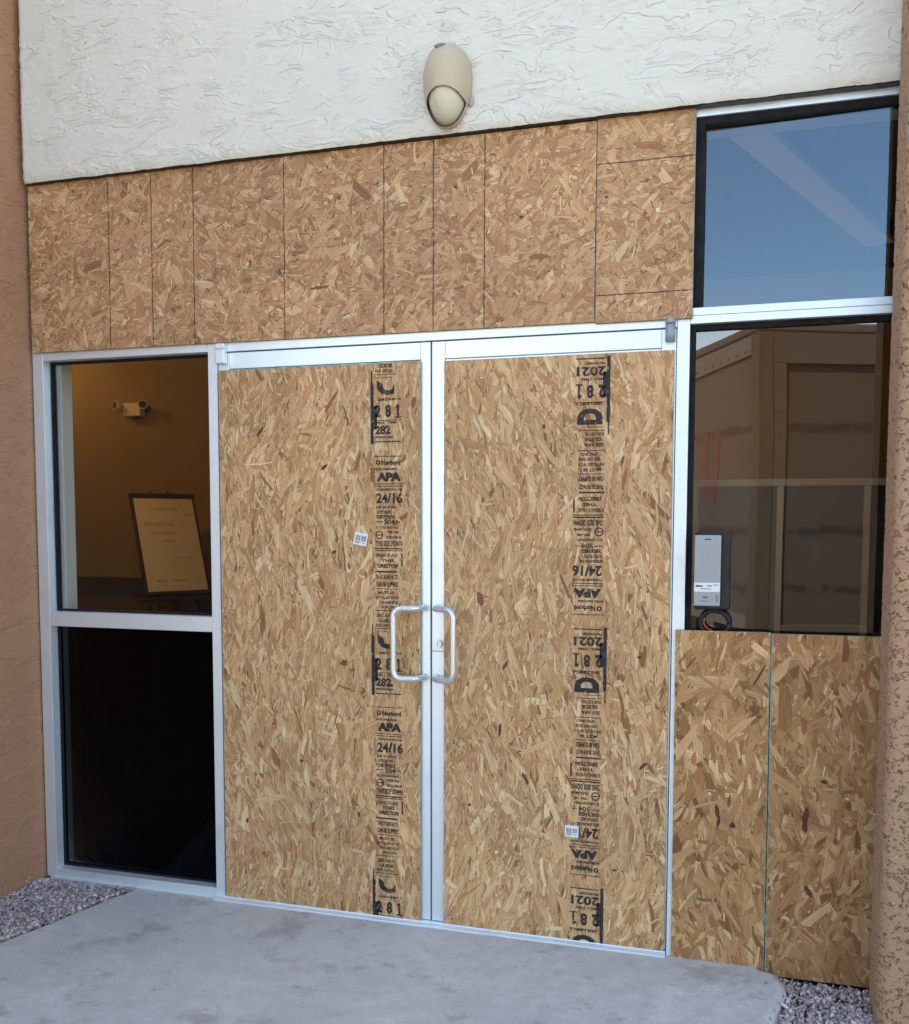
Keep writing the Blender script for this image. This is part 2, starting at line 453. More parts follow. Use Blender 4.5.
def osb_panel(name, label, x0, x1, z0, z1, yf, style, seed, group, tilt=0.0, lines=(), sides=('edge', 'edge', 'edge_raw', 'edge'), knots=(), th=0.0115, tone=1.0):
    """One board: sawn slab plus strands pressed on its face, each strand a flake with its own colour and grain."""
    S = STYLE[style]; rng = random.Random(seed)
    w, h = x1 - x0, z1 - z0
    cols = [np.array(lin(*c)) for c, _ in S['pal']]; mean = sum(cols) / len(cols); cols = [mean + (c - mean) * 1.03 for c in cols]; wts = [q for _, q in S['pal']]
    V, loops, sizes, mi, fcol, uvs = [], [], [], [], [], []
    def face(pts, m, col, uv=None):
        k = len(V); V.extend(pts); loops.extend(range(k, k + len(pts))); sizes.append(len(pts)); mi.append(m); fcol.append((*col, 1.0))
        uvs.extend(uv if uv else [(p[0], p[2]) for p in pts])
    hx = w / 2
    base = tuple(mean * 0.80 * tone)
    # slab: origin at the foot of the board; the strands lie on its front (towards -y)
    yb = th
    face([(-hx, 0, 0), (hx, 0, 0), (hx, 0, h), (-hx, 0, h)], 0, base)
    face([(hx, yb, 0), (-hx, yb, 0), (-hx, yb, h), (hx, yb, h)], 0, base)
    face([(-hx, yb, 0), (-hx, 0, 0), (-hx, 0, h), (-hx, yb, h)], 1, base)
    face([(hx, 0, 0), (hx, yb, 0), (hx, yb, h), (hx, 0, h)], 2, base)
    face([(-hx, yb, 0), (hx, yb, 0), (hx, 0, 0), (-hx, 0, 0)], 3, base)
    face([(-hx, 0, h), (hx, 0, h), (hx, yb, h), (-hx, yb, h)], 4, base)
    nfl = int(S['n'] * (w * h) / 1.8) if style == 'door' else int(S['n'] * (w * h) / 1.3)
    CELL, STEP = 0.03, 0.000016
    stack = np.zeros((int((w + .4) / CELL) + 2, int((h + .4) / CELL) + 2), int); top = 0
    zone = [(rng.uniform(-hx, hx), rng.uniform(0, h), rng.uniform(0.1, 0.3), rng.uniform(-22, 22), rng.uniform(0.88, 1.1)) for _ in range(int(14 * w * h) + 3)]
    for i in range(nfl):
        cx, cz = rng.uniform(-hx - .03, hx + .03), rng.uniform(-.03, h + .03)
        dang, dton = 0.0, 1.0
        for zx, zz, zr, za, zt in zone:
            if (cx - zx) ** 2 + (cz - zz) ** 2 < zr * zr: dang, dton = za, zt
        a = rng.uniform(0, 180) if rng.random() < S['wild'] else rng.gauss(S['ang'][0], S['ang'][1]) + dang
        a = R(a)
        late = i / nfl
        big = rng.random() ** (1.7 if late < 0.75 else 2.6)
        L = S['L'][0] + (S['L'][1] - S['L'][0]) * big
        W = S['W'][0] + (S['W'][1] - S['W'][0]) * rng.random() ** 1.8 * (0.5 + big)
        col = cols[rng.choices(range(len(cols)), wts)[0]] * rng.uniform(0.92, 1.07) * tone * dton
        r = rng.random()
        if r < S['dark']:               # slivers: the deep slots and bark-brown splinters between strands
            W = rng.uniform(0.0008, 0.0026); L = rng.uniform(0.006, 0.036)
            col = np.array(lin(*rng.choice([(92, 62, 40), (76, 50, 34), (118, 80, 52), (62, 42, 30)]))) * rng.uniform(0.8, 1.2)
        elif r < S['dark'] + 0.035:      # pale torn fibres
            W = rng.uniform(0.002, 0.006); L = rng.uniform(0.012, 0.05)
            col = np.array(lin(218, 193, 154)) * rng.uniform(0.9, 1.05)
        elif late > 0.3 and r < S['dark'] + 0.11:   # fine chips
            L *= 0.35; W *= 0.6
        sl0, sl1 = rng.uniform(-.6, .6) * W, rng.uniform(-.6, .6) * W
        bend = rng.uniform(-.06, .06) * L
        tp0, tp1 = rng.choice([1, .85, .6, .3, .1]), rng.choice([1, .85, .6, .3, .1])
        prof = []
        for s, wd in ((-.5, tp0), (-.22, rng.uniform(.85, 1.1)), (.12, rng.uniform(.85, 1.1)), (.5, tp1)):
            prof.append((s * L, wd * W / 2))
        up_, dn = [], []
        for j, (s, hw) in enumerate(prof):
            off = bend * (1 - (2 * s / L) ** 2)
            e0 = sl0 if j == 0 else sl1 if j == 3 else 0
            up_.append((s + e0 * .5 + rng.uniform(-.02, .02) * L, hw + off)); dn.append((s - e0 * .5 + rng.uniform(-.02, .02) * L, -hw + off))
        loc = up_ + dn[::-1]
        if rng.random() < .5: loc.append(((up_[0][0] + dn[0][0]) / 2 + rng.uniform(-.3, .3) * W, bend * 0))
        ca, sa = math.cos(a), math.sin(a)
        ou, ov = rng.uniform(0, 50), rng.uniform(0, 50)
        pl = [(cx + u * ca - v * sa, cz + u * sa + v * ca, u + ou, v + ov) for u, v in loc]
        gx = [int((p[0] + hx + .2) / CELL) for p in pl]; gz = [int((p[1] + .2) / CELL) for p in pl]
        cells = stack[max(0, min(gx)):max(gx) + 1, max(0, min(gz)):max(gz) + 1]
        lev = int(cells.max()) + 1 if cells.size else 1
        cells[...] = lev; top = max(top, lev)
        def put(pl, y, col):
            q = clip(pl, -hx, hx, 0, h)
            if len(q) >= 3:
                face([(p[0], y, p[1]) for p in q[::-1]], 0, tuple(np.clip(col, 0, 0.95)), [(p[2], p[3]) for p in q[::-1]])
        y = -0.00005 - STEP * lev
        if r > S['dark'] + 0.035:
            if rng.random() < 0.55:   # darker offset copy: gap shade painted along one side of a strand
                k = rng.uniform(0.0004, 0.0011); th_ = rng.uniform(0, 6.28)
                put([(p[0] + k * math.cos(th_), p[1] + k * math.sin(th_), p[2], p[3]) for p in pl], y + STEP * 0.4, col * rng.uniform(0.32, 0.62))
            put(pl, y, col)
            for _ in range(rng.choice((0, 1, 1, 2, 3))):   # splits along the grain, a shade lighter or darker
                v0 = rng.uniform(-.42, .42) * W; u0, u1 = sorted((rng.uniform(-.48, .48) * L, rng.uniform(-.48, .48) * L)); wv = rng.uniform(.0004, .0016)
                q = [(u0, v0), ((u0 + u1) / 2, v0 - wv), (u1, v0 + rng.uniform(-.001, .001)), ((u0 + u1) / 2, v0 + wv)]
                put([(cx + u * ca - v * sa, cz + u * sa + v * ca, u + ou, v + ov + 1) for u, v in q], y - STEP * 0.3, col * rng.choice((0.60, 0.74, 0.86, 1.10)))
            continue
        put(pl, y, col)
    depth = 0.00005 + STEP * (top + 1)
    yk = -depth - 0.00012
    for kx, kz, ka, kb, kr, kc in knots:      # knots and bark spots, given in wall coordinates
        kc = lin(*kc); n = 14; yk -= 0.00004
        pl = []
        for j in range(n):
            q = 2 * math.pi * j / n; rr = 1 + rng.uniform(-.22, .22)
            u, v = ka * math.cos(q) * rr, kb * math.sin(q) * rr
            pl.append((kx - (x0 + x1) / 2 + u * math.cos(kr) - v * math.sin(kr), kz - z0 + u * math.sin(kr) + v * math.cos(kr), u, v))
        q = clip(pl, -hx, hx, 0, h)
        if len(q) > 2: face([(p[0], yk, p[1]) for p in q[::-1]], 0, kc, [(p[2], p[3]) for p in q[::-1]])
    yl = yk - 0.0001
    for kind, c, lw, lm in [(*q, 5) if len(q) == 3 else q for q in lines]:                # printed nailing lines, slightly unsteady
        n = 60
        for j in range(n):
            f0, f1 = j / n, (j + 1) / n
            wob = lambda f: 0.0009 * mnoise.noise(Vector((f * 9, c * 31, seed))) * 2
            wd = lw * rng.uniform(.7, 1.25) * (rng.uniform(.5, 1.3) if lm == 1 else 1)
            if rng.random() < (0.16 if lm == 1 else 0.03): continue
            if kind == 'v':
                X = c - (x0 + x1) / 2
                face([(X - wd + wob(f0), yl, f0 * h), (X + wd + wob(f0), yl, f0 * h), (X + wd + wob(f1), yl, f1 * h), (X - wd + wob(f1), yl, f1 * h)], lm, base)
            else:
                Z = c - z0
                face([(-hx + f0 * w, yl, Z - wd + wob(f0)), (-hx + f1 * w, yl, Z - wd + wob(f1)), (-hx + f1 * w, yl, Z + wd + wob(f1)), (-hx + f0 * w, yl, Z + wd + wob(f0))], lm, base)
    me = np_mesh(name, V, loops, sizes)
    me.polygons.foreach_set('material_index', np.array(mi, np.int32))
    at = me.attributes.new('strand', 'FLOAT_COLOR', 'FACE'); at.data.foreach_set('color', np.array(fcol, np.float32).ravel())
    uvl = me.uv_layers.new(name='grain'); uvl.data.foreach_set('uv', np.array(uvs, np.float32).ravel())
    for m in (M['osb'], *[M[s] for s in sides], M['line']): me.materials.append(m)
    o = link(name, me, None, ((x0 + x1) / 2, yf, z0), (0, tilt, 0))
    FACE[o] = -yl
    tag(o, label, 'plywood board', group)
    return o

# ------------------------------------------------------------------ stamped print
def text_tris(body, bold=0.0):
    bold += 0.026
    cu = bpy.data.curves.new('tmp_text', 'FONT'); cu.body = body; cu.size = 1.0; cu.offset = bold; cu.resolution_u = 3
    ob = bpy.data.objects.new('tmp_text', cu); COL.objects.link(ob)
    dg = bpy.context.evaluated_depsgraph_get()
    me = ob.evaluated_get(dg).to_mesh()
    me.calc_loop_triangles()
    vs = [tuple(v.co[:2]) for v in me.vertices]
    T = [[vs[i] for i in t.vertices] for t in me.loop_triangles]
    ob.to_mesh_clear() if hasattr(ob, 'to_mesh_clear') else None
    bpy.data.objects.remove(ob); bpy.data.curves.remove(cu)
    xs = [p[0] for t in T for p in t] or [0, 1]; ys = [p[1] for t in T for p in t] or [0, 1]
    a, b, c, d = min(xs), max(xs), min(ys), max(ys)
    return [[((p[0] - a) / (b - a), (p[1] - c) / max(d - c, 1e-6)) for p in t] for t in T]
_TX = {}
def glyphs(body, bold=0.0):
    if (body, bold) not in _TX: _TX[(body, bold)] = text_tris(body, bold)
    return _TX[(body, bold)]

def rect(x0, x1, z0, z1): return [[(x0, z0), (x1, z0), (x1, z1)], [(x0, z0), (x1, z1), (x0, z1)]]
def place(body, x0, x1, z0, z1, bold=0.0): return [[(x0 + p[0] * (x1 - x0), z0 + p[1] * (z1 - z0)) for p in t] for t in glyphs(body, bold)]
def ring(cx, cz, r, w, n=24):
    out = []
    for j in range(n):
        a, b = 2 * math.pi * j / n, 2 * math.pi * (j + 1) / n
        P = lambda q, rr: (cx + rr * math.cos(q), cz + rr * math.sin(q))
        out += [[P(a, r), P(b, r), P(b, r - w)], [P(a, r), P(b, r - w), P(a, r - w)]]
    return out

def stamp_block(third):
    """One repeat of the grade stamp. x runs 0..0.112, z runs down from 0 to -0.965."""
    T = []; W = 0.112
    ln = lambda z, a=0.0, b=W, t=0.0026: T.extend(rect(a, b, z - t / 2, z + t / 2))
    tx = lambda s, z, h, a=0.004, b=W - 0.004, bold=0.0: T.extend(place(s, a, b, z - h, z, bold))
    ln(0.0, -0.004, W - .002)
    T.extend(ring(0.014, -0.023, 0.0095, 0.0055)); tx('Norbord', -0.014, 0.020, 0.028, W - .006, 0.02)
    tx('RATED SHEATHING', -0.045, 0.009, 0.0, 0.09, 0.015)
    tx('APA', -0.062, 0.034, 0.008, W - .004, 0.045)
    ln(-0.106); ln(-0.115, 0, W, .003)
    tx('THE ENGINEERED WOOD ASSN', -0.124, 0.008, 0.004, W, 0.01)
    tx('24/16', -0.141, 0.040, 0.006, W + .002, 0.008)
    tx('SIZED FOR SPACING', -0.191, 0.011, 0.004, 0.088)
    tx('EXPOSURE 1', -0.208, 0.013, 0.008, 0.080)
    tx('THICKNESS', -0.226, 0.015, 0.004, 0.082, 0.012)
    ln(-0.252, 0.002, 0.034, .003); tx('504', -0.243, 0.019, 0.038, 0.082); ln(-0.252, 0.086, W - .006, .003)
    tx('PS 2-10 SHEATHING', -0.270, 0.010, 0.004, 0.098)
    T.extend(ring(0.018, -0.304, 0.0165, 0.0042)); T.extend(rect(0.006, 0.030, -0.306, -0.302))
    tx('PRP-108', -0.288, 0.010, 0.052, 0.098); tx('HUD-UM-40', -0.307, 0.011, 0.046, W - .002, 0.01)
    tx('THIS SIDE DOWN', -0.326, 0.022, 0.004, W, 0.012)
    ln(-0.357, 0, W, .005); ln(-0.365, 0, W + .004, .003)
    tx('STRENGTH AXIS', -0.377, 0.013, 0.002, 0.094); tx('THIS', -0.397, 0.013, 0.026, 0.078, 0.01); tx('DIRECTION', -0.416, 0.016, 0.012, 0.094, 0.02)
    T.extend(rect(W - .004, W + .002, -0.425, -0.374))
    ln(-0.447, 0, 0.092, .006)
    tx('THIS SURFACE', -0.459, 0.017, 0.003, 0.092); tx('CAN BE SLIPPERY', -0.487, 0.019, 0.005, 0.096, 0.01)
    ln(-0.514, 0.004, 0.094)
    tx('MUST BE', -0.523, 0.012, 0.014, 0.080); tx('INSTALLED WITH', -0.542, 0.012, 0.002, 0.096); tx('END AND EDGE', -0.561, 0.012, 0.018, 0.096); tx('SPACING', -0.580, 0.011, 0.026, 0.088)
    ln(-0.599, 0, 0.096)
    tx('SEE APA', -0.612, 0.014, 0.006, 0.076); tx('GUIDE', -0.632, 0.014, 0.014, 0.074, 0.01); tx('FOR DETAIL', -0.652, 0.012, 0.004, 0.076)
    ln(-0.671, 0, 0.094)
    # turned letter, numbers and the heavy bar on the left
    d = place('D', 0, 1, 0, 1, 0.035)
    d = [[(0.010 + p[1] * 0.092, -0.692 - p[0] * 0.058) for p in t] for t in d]
    if third != '2021':                      # the left roller printed only part of the letter
        d = [q for q in (clip(t, 0.0, 0.082, -0.76, -0.6) for t in d) if len(q) > 2]
        d = [q for q in d if not (min(p[1] for p in q) > -0.716 and max(p[0] for p in q) > 0.062)]
    T.extend(d)
    ln(-0.683, 0.004, 0.07, .002)
    tx('LINE 2 SHIFT A', -0.762, 0.009, 0.012, 0.110, 0.02)
    tx('2', -0.786, 0.048, 0.000, 0.026, .02); tx('8', -0.786, 0.048, 0.044, 0.068, .02); T.extend(rect(0.0935, 0.1005, -0.834, -0.786)); T.extend(rect(0.084, 0.110, -0.838, -0.833)); T.append([(0.084, -0.799), (0.0935, -0.799), (0.0935, -0.786)])
    ln(-0.772 if third == '2021' else -0.846, 0, W)
    tx('MILL TIME', -0.850 + .0, 0.009, 0.006, 0.09)
    if third == '2021': tx('2021', -0.866, 0.034, 0.0, W - .006, 0.012)
    else: tx('282', -0.866, 0.034, 0.002, 0.066, 0.012)
    tx('PRODUCED', -0.906, 0.009, 0.002, 0.076, 0.02)
    ln(-0.928, 0.0, W - .004, .004)
    T.extend(rect(-0.016, -0.004, -0.936, -0.70)); T.extend(rect(-0.014, -0.0095, -0.70, -0.655))
    T.extend(rect(-0.004, 0.010, -0.880, -0.790))
    return T

def add_stamp(panel, x0, ztop, pw, ph, third, flip, xc):
    """Print one stamp on a board (clipped at the board's ends). x0/ztop in the board's own coordinates."""
    T = stamp_block(third)
    if flip: T = [[(-p[0], -p[1]) for p in t] for t in T]
    V, F = [], []
    for t in T:
        q = clip([(x0 + p[0], ztop + p[1]) for p in t], -pw / 2 + .001, pw / 2 - .001, 0.001, ph - .001)
        if len(q) >= 3:
            F.append(list(range(len(V), len(V) + len(q)))); V += [(p[0], -FACE[panel] - 0.0003, p[1]) for p in q]
    if not V: return
    loops = [i for f in F for i in f]
    me = np_mesh('grade_stamp', V, loops, [len(f) for f in F]); me.materials.append(M['ink'])
    link('grade_stamp', me, panel)

def add_sticker(panel, x, z, w, h, rot, flip=False):
    """Small paper price sticker with a printed bar code."""
    m = MB(M['sticker'], M['print'])
    m.box(-w / 2, w / 2, -0.0004, 0.0004, -h / 2, h / 2)
    rng = random.Random(5); xx = -w * .38
    while xx < w * .34:
        b = rng.uniform(.0009, .0030)
        if not -w * .06 < xx < w * .02:
            m.poly([(xx, -0.0007, -h * .16), (xx + b, -0.0007, -h * .16), (xx + b, -0.0007, h * .26), (xx, -0.0007, h * .26)], 1)
        xx += b + rng.uniform(.0008, .0022)
    for a, b, zz in ((-.38, .1, -.27), (-.38, -.05, -.36), (.2, .36, -.33)):
        m.poly([(a * w, -0.0007, zz * h), (b * w, -0.0007, zz * h), (b * w, -0.0007, zz * h + .0022), (a * w, -0.0007, zz * h + .0022)], 1)
    m.build('price_sticker', panel, (x, -FACE[panel] - 0.0011, z), (0, rot, 0))

def add_screw(panel, x, z):
    m = MB(M['screw'])
    m.cyl((0, 0, 0), (0, -0.0022, 0), 0.0042, 12)
    m.build('screw', panel, (x, 0.0006 - FACE[panel], z))

# ================================================================== SETTING
def outline_pad():
    pts = [(-1.36, 0.06), (-1.36, -0.02), (-1.43, -0.27), (-1.522, -0.62), (-1.66, -1.15), (-1.80, -1.7), (-1.80, -4.7)]
    pts += [(1.06, -4.7), (1.10, -2.4), (1.17, -1.0), (1.235, -0.58), (1.280, -0.36), (1.318, -0.22), (1.336, -0.155), (1.336, -0.115), (1.325, -0.080), (1.316, -0.048), (1.292, -0.024), (1.255, -0.012), (1.20, -0.006), (1.19, 0.06)]
    return pts
def build_pad():
    P = outline_pad(); Q = []
    for a, b in zip(P, P[1:]):
        n = max(1, int(math.hypot(b[0] - a[0], b[1] - a[1]) / 0.012))
        for i in range(n): Q.append((a[0] + (b[0] - a[0]) * i / n, a[1] + (b[1] - a[1]) * i / n))
    Q.append(P[-1])
    C = (0.0, -2.0)
    rings = []
    for inset, z in ((-0.006, -0.13), (-0.004, -0.040), (0.003, -0.022), (0.009, -0.011), (0.018, -0.004), (0.032, 0.0)):
        ring_ = []
        for k, (x, y) in enumerate(Q):
            a, b = Q[max(k - 1, 0)], Q[min(k + 1, len(Q) - 1)]
            tx_, ty_ = b[0] - a[0], b[1] - a[1]; l = math.hypot(tx_, ty_) or 1
            nx, ny = -ty_ / l, tx_ / l
            j = 0.006 * mnoise.noise(Vector((x * 22, y * 22, z * 40))) + 0.012 * mnoise.noise(Vector((x * 5, y * 5, 3)))
            if y > -0.01: j = 0; ny = 0
            ring_.append((x + nx * (inset + j), y + ny * (inset + j), z + (0.003 * mnoise.noise(Vector((x * 40, y * 40, 7))) if -0.02 < z < -0.001 else 0)))
        rings.append(ring_)
    m = MB(M['concrete'])
    V = [[m.bm.verts.new(p) for p in r] for r in rings]
    for a, b in zip(V, V[1:]):
        for k in range(len(Q) - 1):
            f = m.bm.faces.new((a[k], a[k + 1], b[k + 1], b[k])); f.smooth = True
    m.bm.faces.new(V[-1])
    return tag(m.build('walkway'), kind='structure')
pad = build_pad()

g = MB(M['asphalt']); g.poly([(-300, -400, -0.13), (300, -400, -0.13), (300, 60, -0.13), (-300, 60, -0.13)])
tag(g.build('ground'), kind='structure')
g = MB(M['soil'])
g.box(-1.84, -1.20, -2.3, 0.06, -0.11, -0.014); g.box(1.0, 2.6, -1.9, 0.06, -0.11, -0.044)
tag(g.build('planting_strip_soil'), kind='structure')

def gravel(name, label, inside, n, x0, x1, y0, y1, zf, seed, size):
    rng = np.random.default_rng(seed)
    b = bmesh.new(); bmesh.ops.create_icosphere(b, subdivisions=1, radius=1.0)
    base = np.array([v.co[:] for v in b.verts]); b.verts.index_update()
    tri = np.array([[v.index for v in f.verts] for f in b.faces]); b.free()
    V, F, C = [], [], []
    k = 0
    while k < n:
        x, y = rng.uniform(x0, x1), rng.uniform(y0, y1)
        if not inside(x, y): continue
        s = size * rng.choice([rng.uniform(.4, .8), rng.uniform(.7, 1.2), rng.uniform(1.0, 1.65)], p=[.4, .45, .15]) * np.array([rng.uniform(.8, 1.5), rng.uniform(.7, 1.1), rng.uniform(.5, .85)])
        P = base * (1 + rng.uniform(-.40, .34, (12, 1))) * s
        q = rng.normal(size=4); q /= np.linalg.norm(q); a, bb, c, d = q
        Rm = np.array([[1 - 2 * (c * c + d * d), 2 * (bb * c - a * d), 2 * (bb * d + a * c)], [2 * (bb * c + a * d), 1 - 2 * (bb * bb + d * d), 2 * (c * d - a * bb)], [2 * (bb * d - a * c), 2 * (c * d + a * bb), 1 - 2 * (bb * bb + c * c)]])
        P = P @ Rm.T + np.array([x, y, zf(x, y) + rng.uniform(-.6, .7) * size])
        if size > 0.004 and P[:, 2].mean() < 0.004 and left_edge(y) < x < right_edge(y) and y > -1.2: P[:, 2] += 0.004 - P[:, 2].mean()
        V.append(P); F.append(tri + 12 * k)
        t = rng.uniform(.5, 1.5); h = rng.random()
        col = np.array([0.50, 0.385, 0.36]) if h < .55 else np.array([0.54, 0.46, 0.43]) if h < .8 else np.array([0.30, 0.235, 0.225]) if h < .95 else np.array([0.62, 0.58, 0.56])
        C.append(np.tile([*(col * t), 1.0], (20, 1))); k += 1
    V, F, C = np.concatenate(V), np.concatenate(F), np.concatenate(C)
    me = np_mesh(name, V, F.ravel(), np.full(len(F), 3))
    at = me.attributes.new('stone', 'FLOAT_COLOR', 'FACE'); at.data.foreach_set('color', C.astype(np.float32).ravel())
    me.materials.append(M['gravel'])
    return tag(link(name, me), label, 'gravel', kind='stuff')
rng_edge = random.Random(12)
def left_edge(y):
    pts = outline_pad()[1:7]
    for a, b in zip(pts, pts[1:]):
        if b[1] <= y <= a[1]: return a[0] + (b[0] - a[0]) * (a[1] - y) / (a[1] - b[1])
    return -1.36
def right_edge(y):
    pts = outline_pad()[7:16]
    for a, b in zip(pts, pts[1:]):
        if a[1] <= y <= b[1]: return a[0] + (b[0] - a[0]) * (y - a[1]) / (b[1] - a[1])
    return 1.30
gravel('gravel', 'pinkish grey gravel in the wedge between brown wall and concrete walkway', lambda x, y: x < left_edge(y) + .004 + (0.10 * rng_edge.random() ** 3 if rng_edge.random() < .03 else 0), 8000, -1.825, -1.32, -1.25, -0.012, lambda x, y: -0.011 + 0.02 * max(0, -1.70 - x) + 0.006 * mnoise.noise(Vector((x * 6, y * 6, 0))), 3, 0.0078)
gravel('gravel', 'grey crushed gravel between the concrete corner and the rough brown pillar', lambda x, y: x > right_edge(y) - .002 - (0.10 * rng_edge.random() ** 3 if rng_edge.random() < .02 else 0), 9500, 1.10, 1.80, -1.25, -0.018, lambda x, y: -0.036 + 0.008 * mnoise.noise(Vector((x * 6, y * 6, 5))), 4, 0.0076)
gravel('grit', 'fine grit and tiny pebbles strewn over the concrete walkway', lambda x, y: left_edge(y) + .03 < x < right_edge(y) - .04 and rng_edge.random() < (1.0 if y > -.10 else 0.22), 420, -1.5, 1.25, -1.3, -0.042, lambda x, y: 0.0012, 9, 0.0022)
chip = MB(M['sticker']); chip.box(-.022, .022, -.005, .005, -.0025, .0025, .001)
tag(chip.build('paper_scrap', None, (1.315, -0.235, -0.018), (0.2, 0.25, -0.6)), 'small white scrap lying on the gravel by the concrete corner', 'litter')

# ------------------------------------------------------------------ the building's walls
FZ = 3.0125
def fascia_edge(P, a, b):
    # irregular drip edge at the foot of the white stucco, rounded left arris
    z0 = P[..., 2]
    for i in range(P.shape[0]):
        for j in range(0, 12):
            x = P[i, j, 0]; k = 1 - j / 12
            P[i, j, 2] += k * (0.0035 * mnoise.noise(Vector((x * 8, 0, 1))) + 0.002 * mnoise.noise(Vector((x * 40, 0, 5))))
            P[i, j, 1] += k ** 3 * 0.010
    for i in range(0, 5):
        P[i, :, 1] += (1 - i / 5) ** 2 * 0.014
    return P
fas = thing('white_stucco_wall', 'white trowelled stucco wall band above the boarded entrance', 'wall', (0, 0, FZ))
sheet = grid_obj('stucco_face', M['white_stucco'], (-1.798, -0.052, FZ), (3.99, 0, 0), (0, 0, 0.95), 950, 240, None, fascia_edge)
sheet.parent = fas; sheet.location = (0, 0, -FZ)
b = MB(M['flat_white'] if 'flat_white' in M else M['drywall'])
b.box(-1.796, 2.2, -0.040, 0.30, FZ + .004, 3.95); b.box(-1.796, 2.2, -0.050, 0.30, 3.951, 4.6)
o = b.build('wall_core', fas, (0, 0, -FZ))
b = MB(M['dark']); b.box(-1.796, 1.98, -0.036, 0.0, FZ - .002, FZ + .003); b.build('painted_gap_shade', fas, (0, 0, -FZ))  # dark strip painting the shade under the stucco's foot

lw = thing('brown_stucco_wall', 'brown stucco side wall left of the sidelight window', 'wall', (-1.83, -1.0, -0.1))
s = grid_obj('stucco_face', M['brown_stucco'], (-1.822, 0.06, -0.1), (0, -1.06, 0), (0, 0, 4.2), 250, 950); s.parent = lw; s.location = (1.83, 1.0, 0.1)
b = MB(M['flat_stucco'])
b.box(-1.99, -1.829, -2.2, 0.09, -0.12, 4.62); b.box(-1.829, -1.8225, -2.2, -1.001, -0.12, 4.62); b.box(-1.829, -1.8225, -1.0, .09, 4.101, 4.62)
b.box(-9.0, -1.992, -2.2, -2.0, -0.12, 4.62); b.box(-9.0, -8.8, -1.998, 6.0, -0.12, 4.62)
b.build('wall_core', lw, (1.83, 1.0, 0.1))
# paint flakes knocked off near the foot of the wall
b = MB(M['patch'])
rng = random.Random(8)
for (y, z, sx_, sz_) in ((-0.045, 0.058, .007, .004), (-0.115, 0.030, .012, .010), (-0.128, 0.022, .014, .007)):
    n = 9
    b.poly([(-1.8172, y + sx_ * math.cos(6.28 * j / n) * rng.uniform(.6, 1.2), z + sz_ * math.sin(6.28 * j / n) * rng.uniform(.6, 1.2)) for j in range(n)])
b.build('bare_patch', lw, (1.83, 1.0, 0.1))

pl = thing('stucco_pillar', 'pitted tan brown stucco pillar at the right edge', 'pillar', (1.9, -0.27, -0.12))
def pillar_path(P, a, b):
    # left face, rounded arris, front face: one bent sheet
    r = 0.035; l0 = 0.19; arc = r * math.pi / 2
    s_ = a * (l0 + arc + 0.45)
    x = np.where(s_ < l0, 1.603, np.where(s_ < l0 + arc, 1.603 + r - r * np.cos((s_ - l0) / r), 1.603 + r + s_ - l0 - arc))
    y = np.where(s_ < l0, -0.06 - s_, np.where(s_ < l0 + arc, -0.06 - l0 - r * np.sin((s_ - l0) / r), -0.06 - l0 - r))
    P[..., 0] = x; P[..., 1] = y; P[..., 2] = -0.12 + b * 4.1
    return P
s = grid_obj('stucco_face', M['lace_stucco'], (1.59, -0.13, -0.12), (0, -0.7, 0), (0, 0, 4.1), 250, 1300, None, pillar_path); s.parent = pl; s.location = (-1.9, 0.27, 0.12)
b = MB(M['flat_stucco']); b.box(1.625, 2.3, -0.26, -0.062, -0.12, 4.62); b.box(2.08, 2.3, -0.284, -0.261, -0.12, 4.62)
b.build('pillar_core', pl, (-1.9, 0.27, 0.12))

ew = thing('rear_building_walls', 'plain brown stucco walls and flat roof of the building behind the entrance', 'wall', (0, 5, -0.12))
b = MB(M['flat_stucco'], M['roof'])
b.box(1.985, 2.2, -0.30, 0.30, -0.12, 3.0); b.box(2.302, 9.0, -0.30, -0.1, -0.12, 4.62)
b.box(8.8, 9.0, -0.098, 6.0, -0.12, 4.62); b.box(-8.798, 8.798, 5.8, 6.0, -0.12, 4.62)
b.box(-8.79, 8.79, -0.095, 5.79, 4.2, 4.4, 0, 1); b.box(-8.79, -1.995, -1.99, -0.096, 4.2, 4.4, 0, 1)
b.build('wall_core', ew, (0, -5, 0.12))

# ------------------------------------------------------------------ interior behind the glass
b = MB(M['carpet']); b.box(-4.4, 2.6, 0.11, 3.4, -0.05, 0.0); tag(b.build('floor'), kind='structure')
b = MB(M['ceiling']); b.box(-4.4, 2.6, 0.11, 3.4, 3.052, 3.15); tag(b.build('ceiling'), kind='structure')
iw = thing('interior_wall', 'tan painted room wall seen through the left sidelight glass', 'wall', (-3.2, 3.0, 0))
b = MB(M['tan_wall'], M['low_wall']); b.box(-4.3, 0.3, 3.0, 3.1, 1.10, 3.05, 0, 0); b.box(-4.3, 0.3, 3.0, 3.1, 0.0, 1.09, 0, 1)
b.box(-4.4, -4.302, 0.12, 3.1, 0, 3.05); b.box(0.302, 0.36, 0.5, 3.1, 0, 3.05)
b.build('painted_face', iw, (3.2, -3, 0))
b = MB(M['dado']); b.box(-4.298, 0.298, 2.955, 2.998, 1.03, 1.155, 0.004); b.build('dado_rail', iw, (3.2, -3, 0))
jw = MB(M['drywall']); jw.box(-1.90, -1.765, 0.095, 0.135, 0.0, 3.05, 0.002); jw.box(-1.90, -1.772, 0.136, 0.20, 0.0, 3.05, 0.002)
tag(jw.build('drywall_return'), 'narrow white drywall strip just inside the left sidelight', 'wall')
rw = MB(M['brown_wall']); rw.box(0.362, 2.5, 2.6, 2.7, 0, 3.05); rw.box(2.45, 2.55, 0.12, 2.598, 0, 3.05)
tag(rw.build('interior_wall'), 'dim brown room wall behind the right window', 'wall')

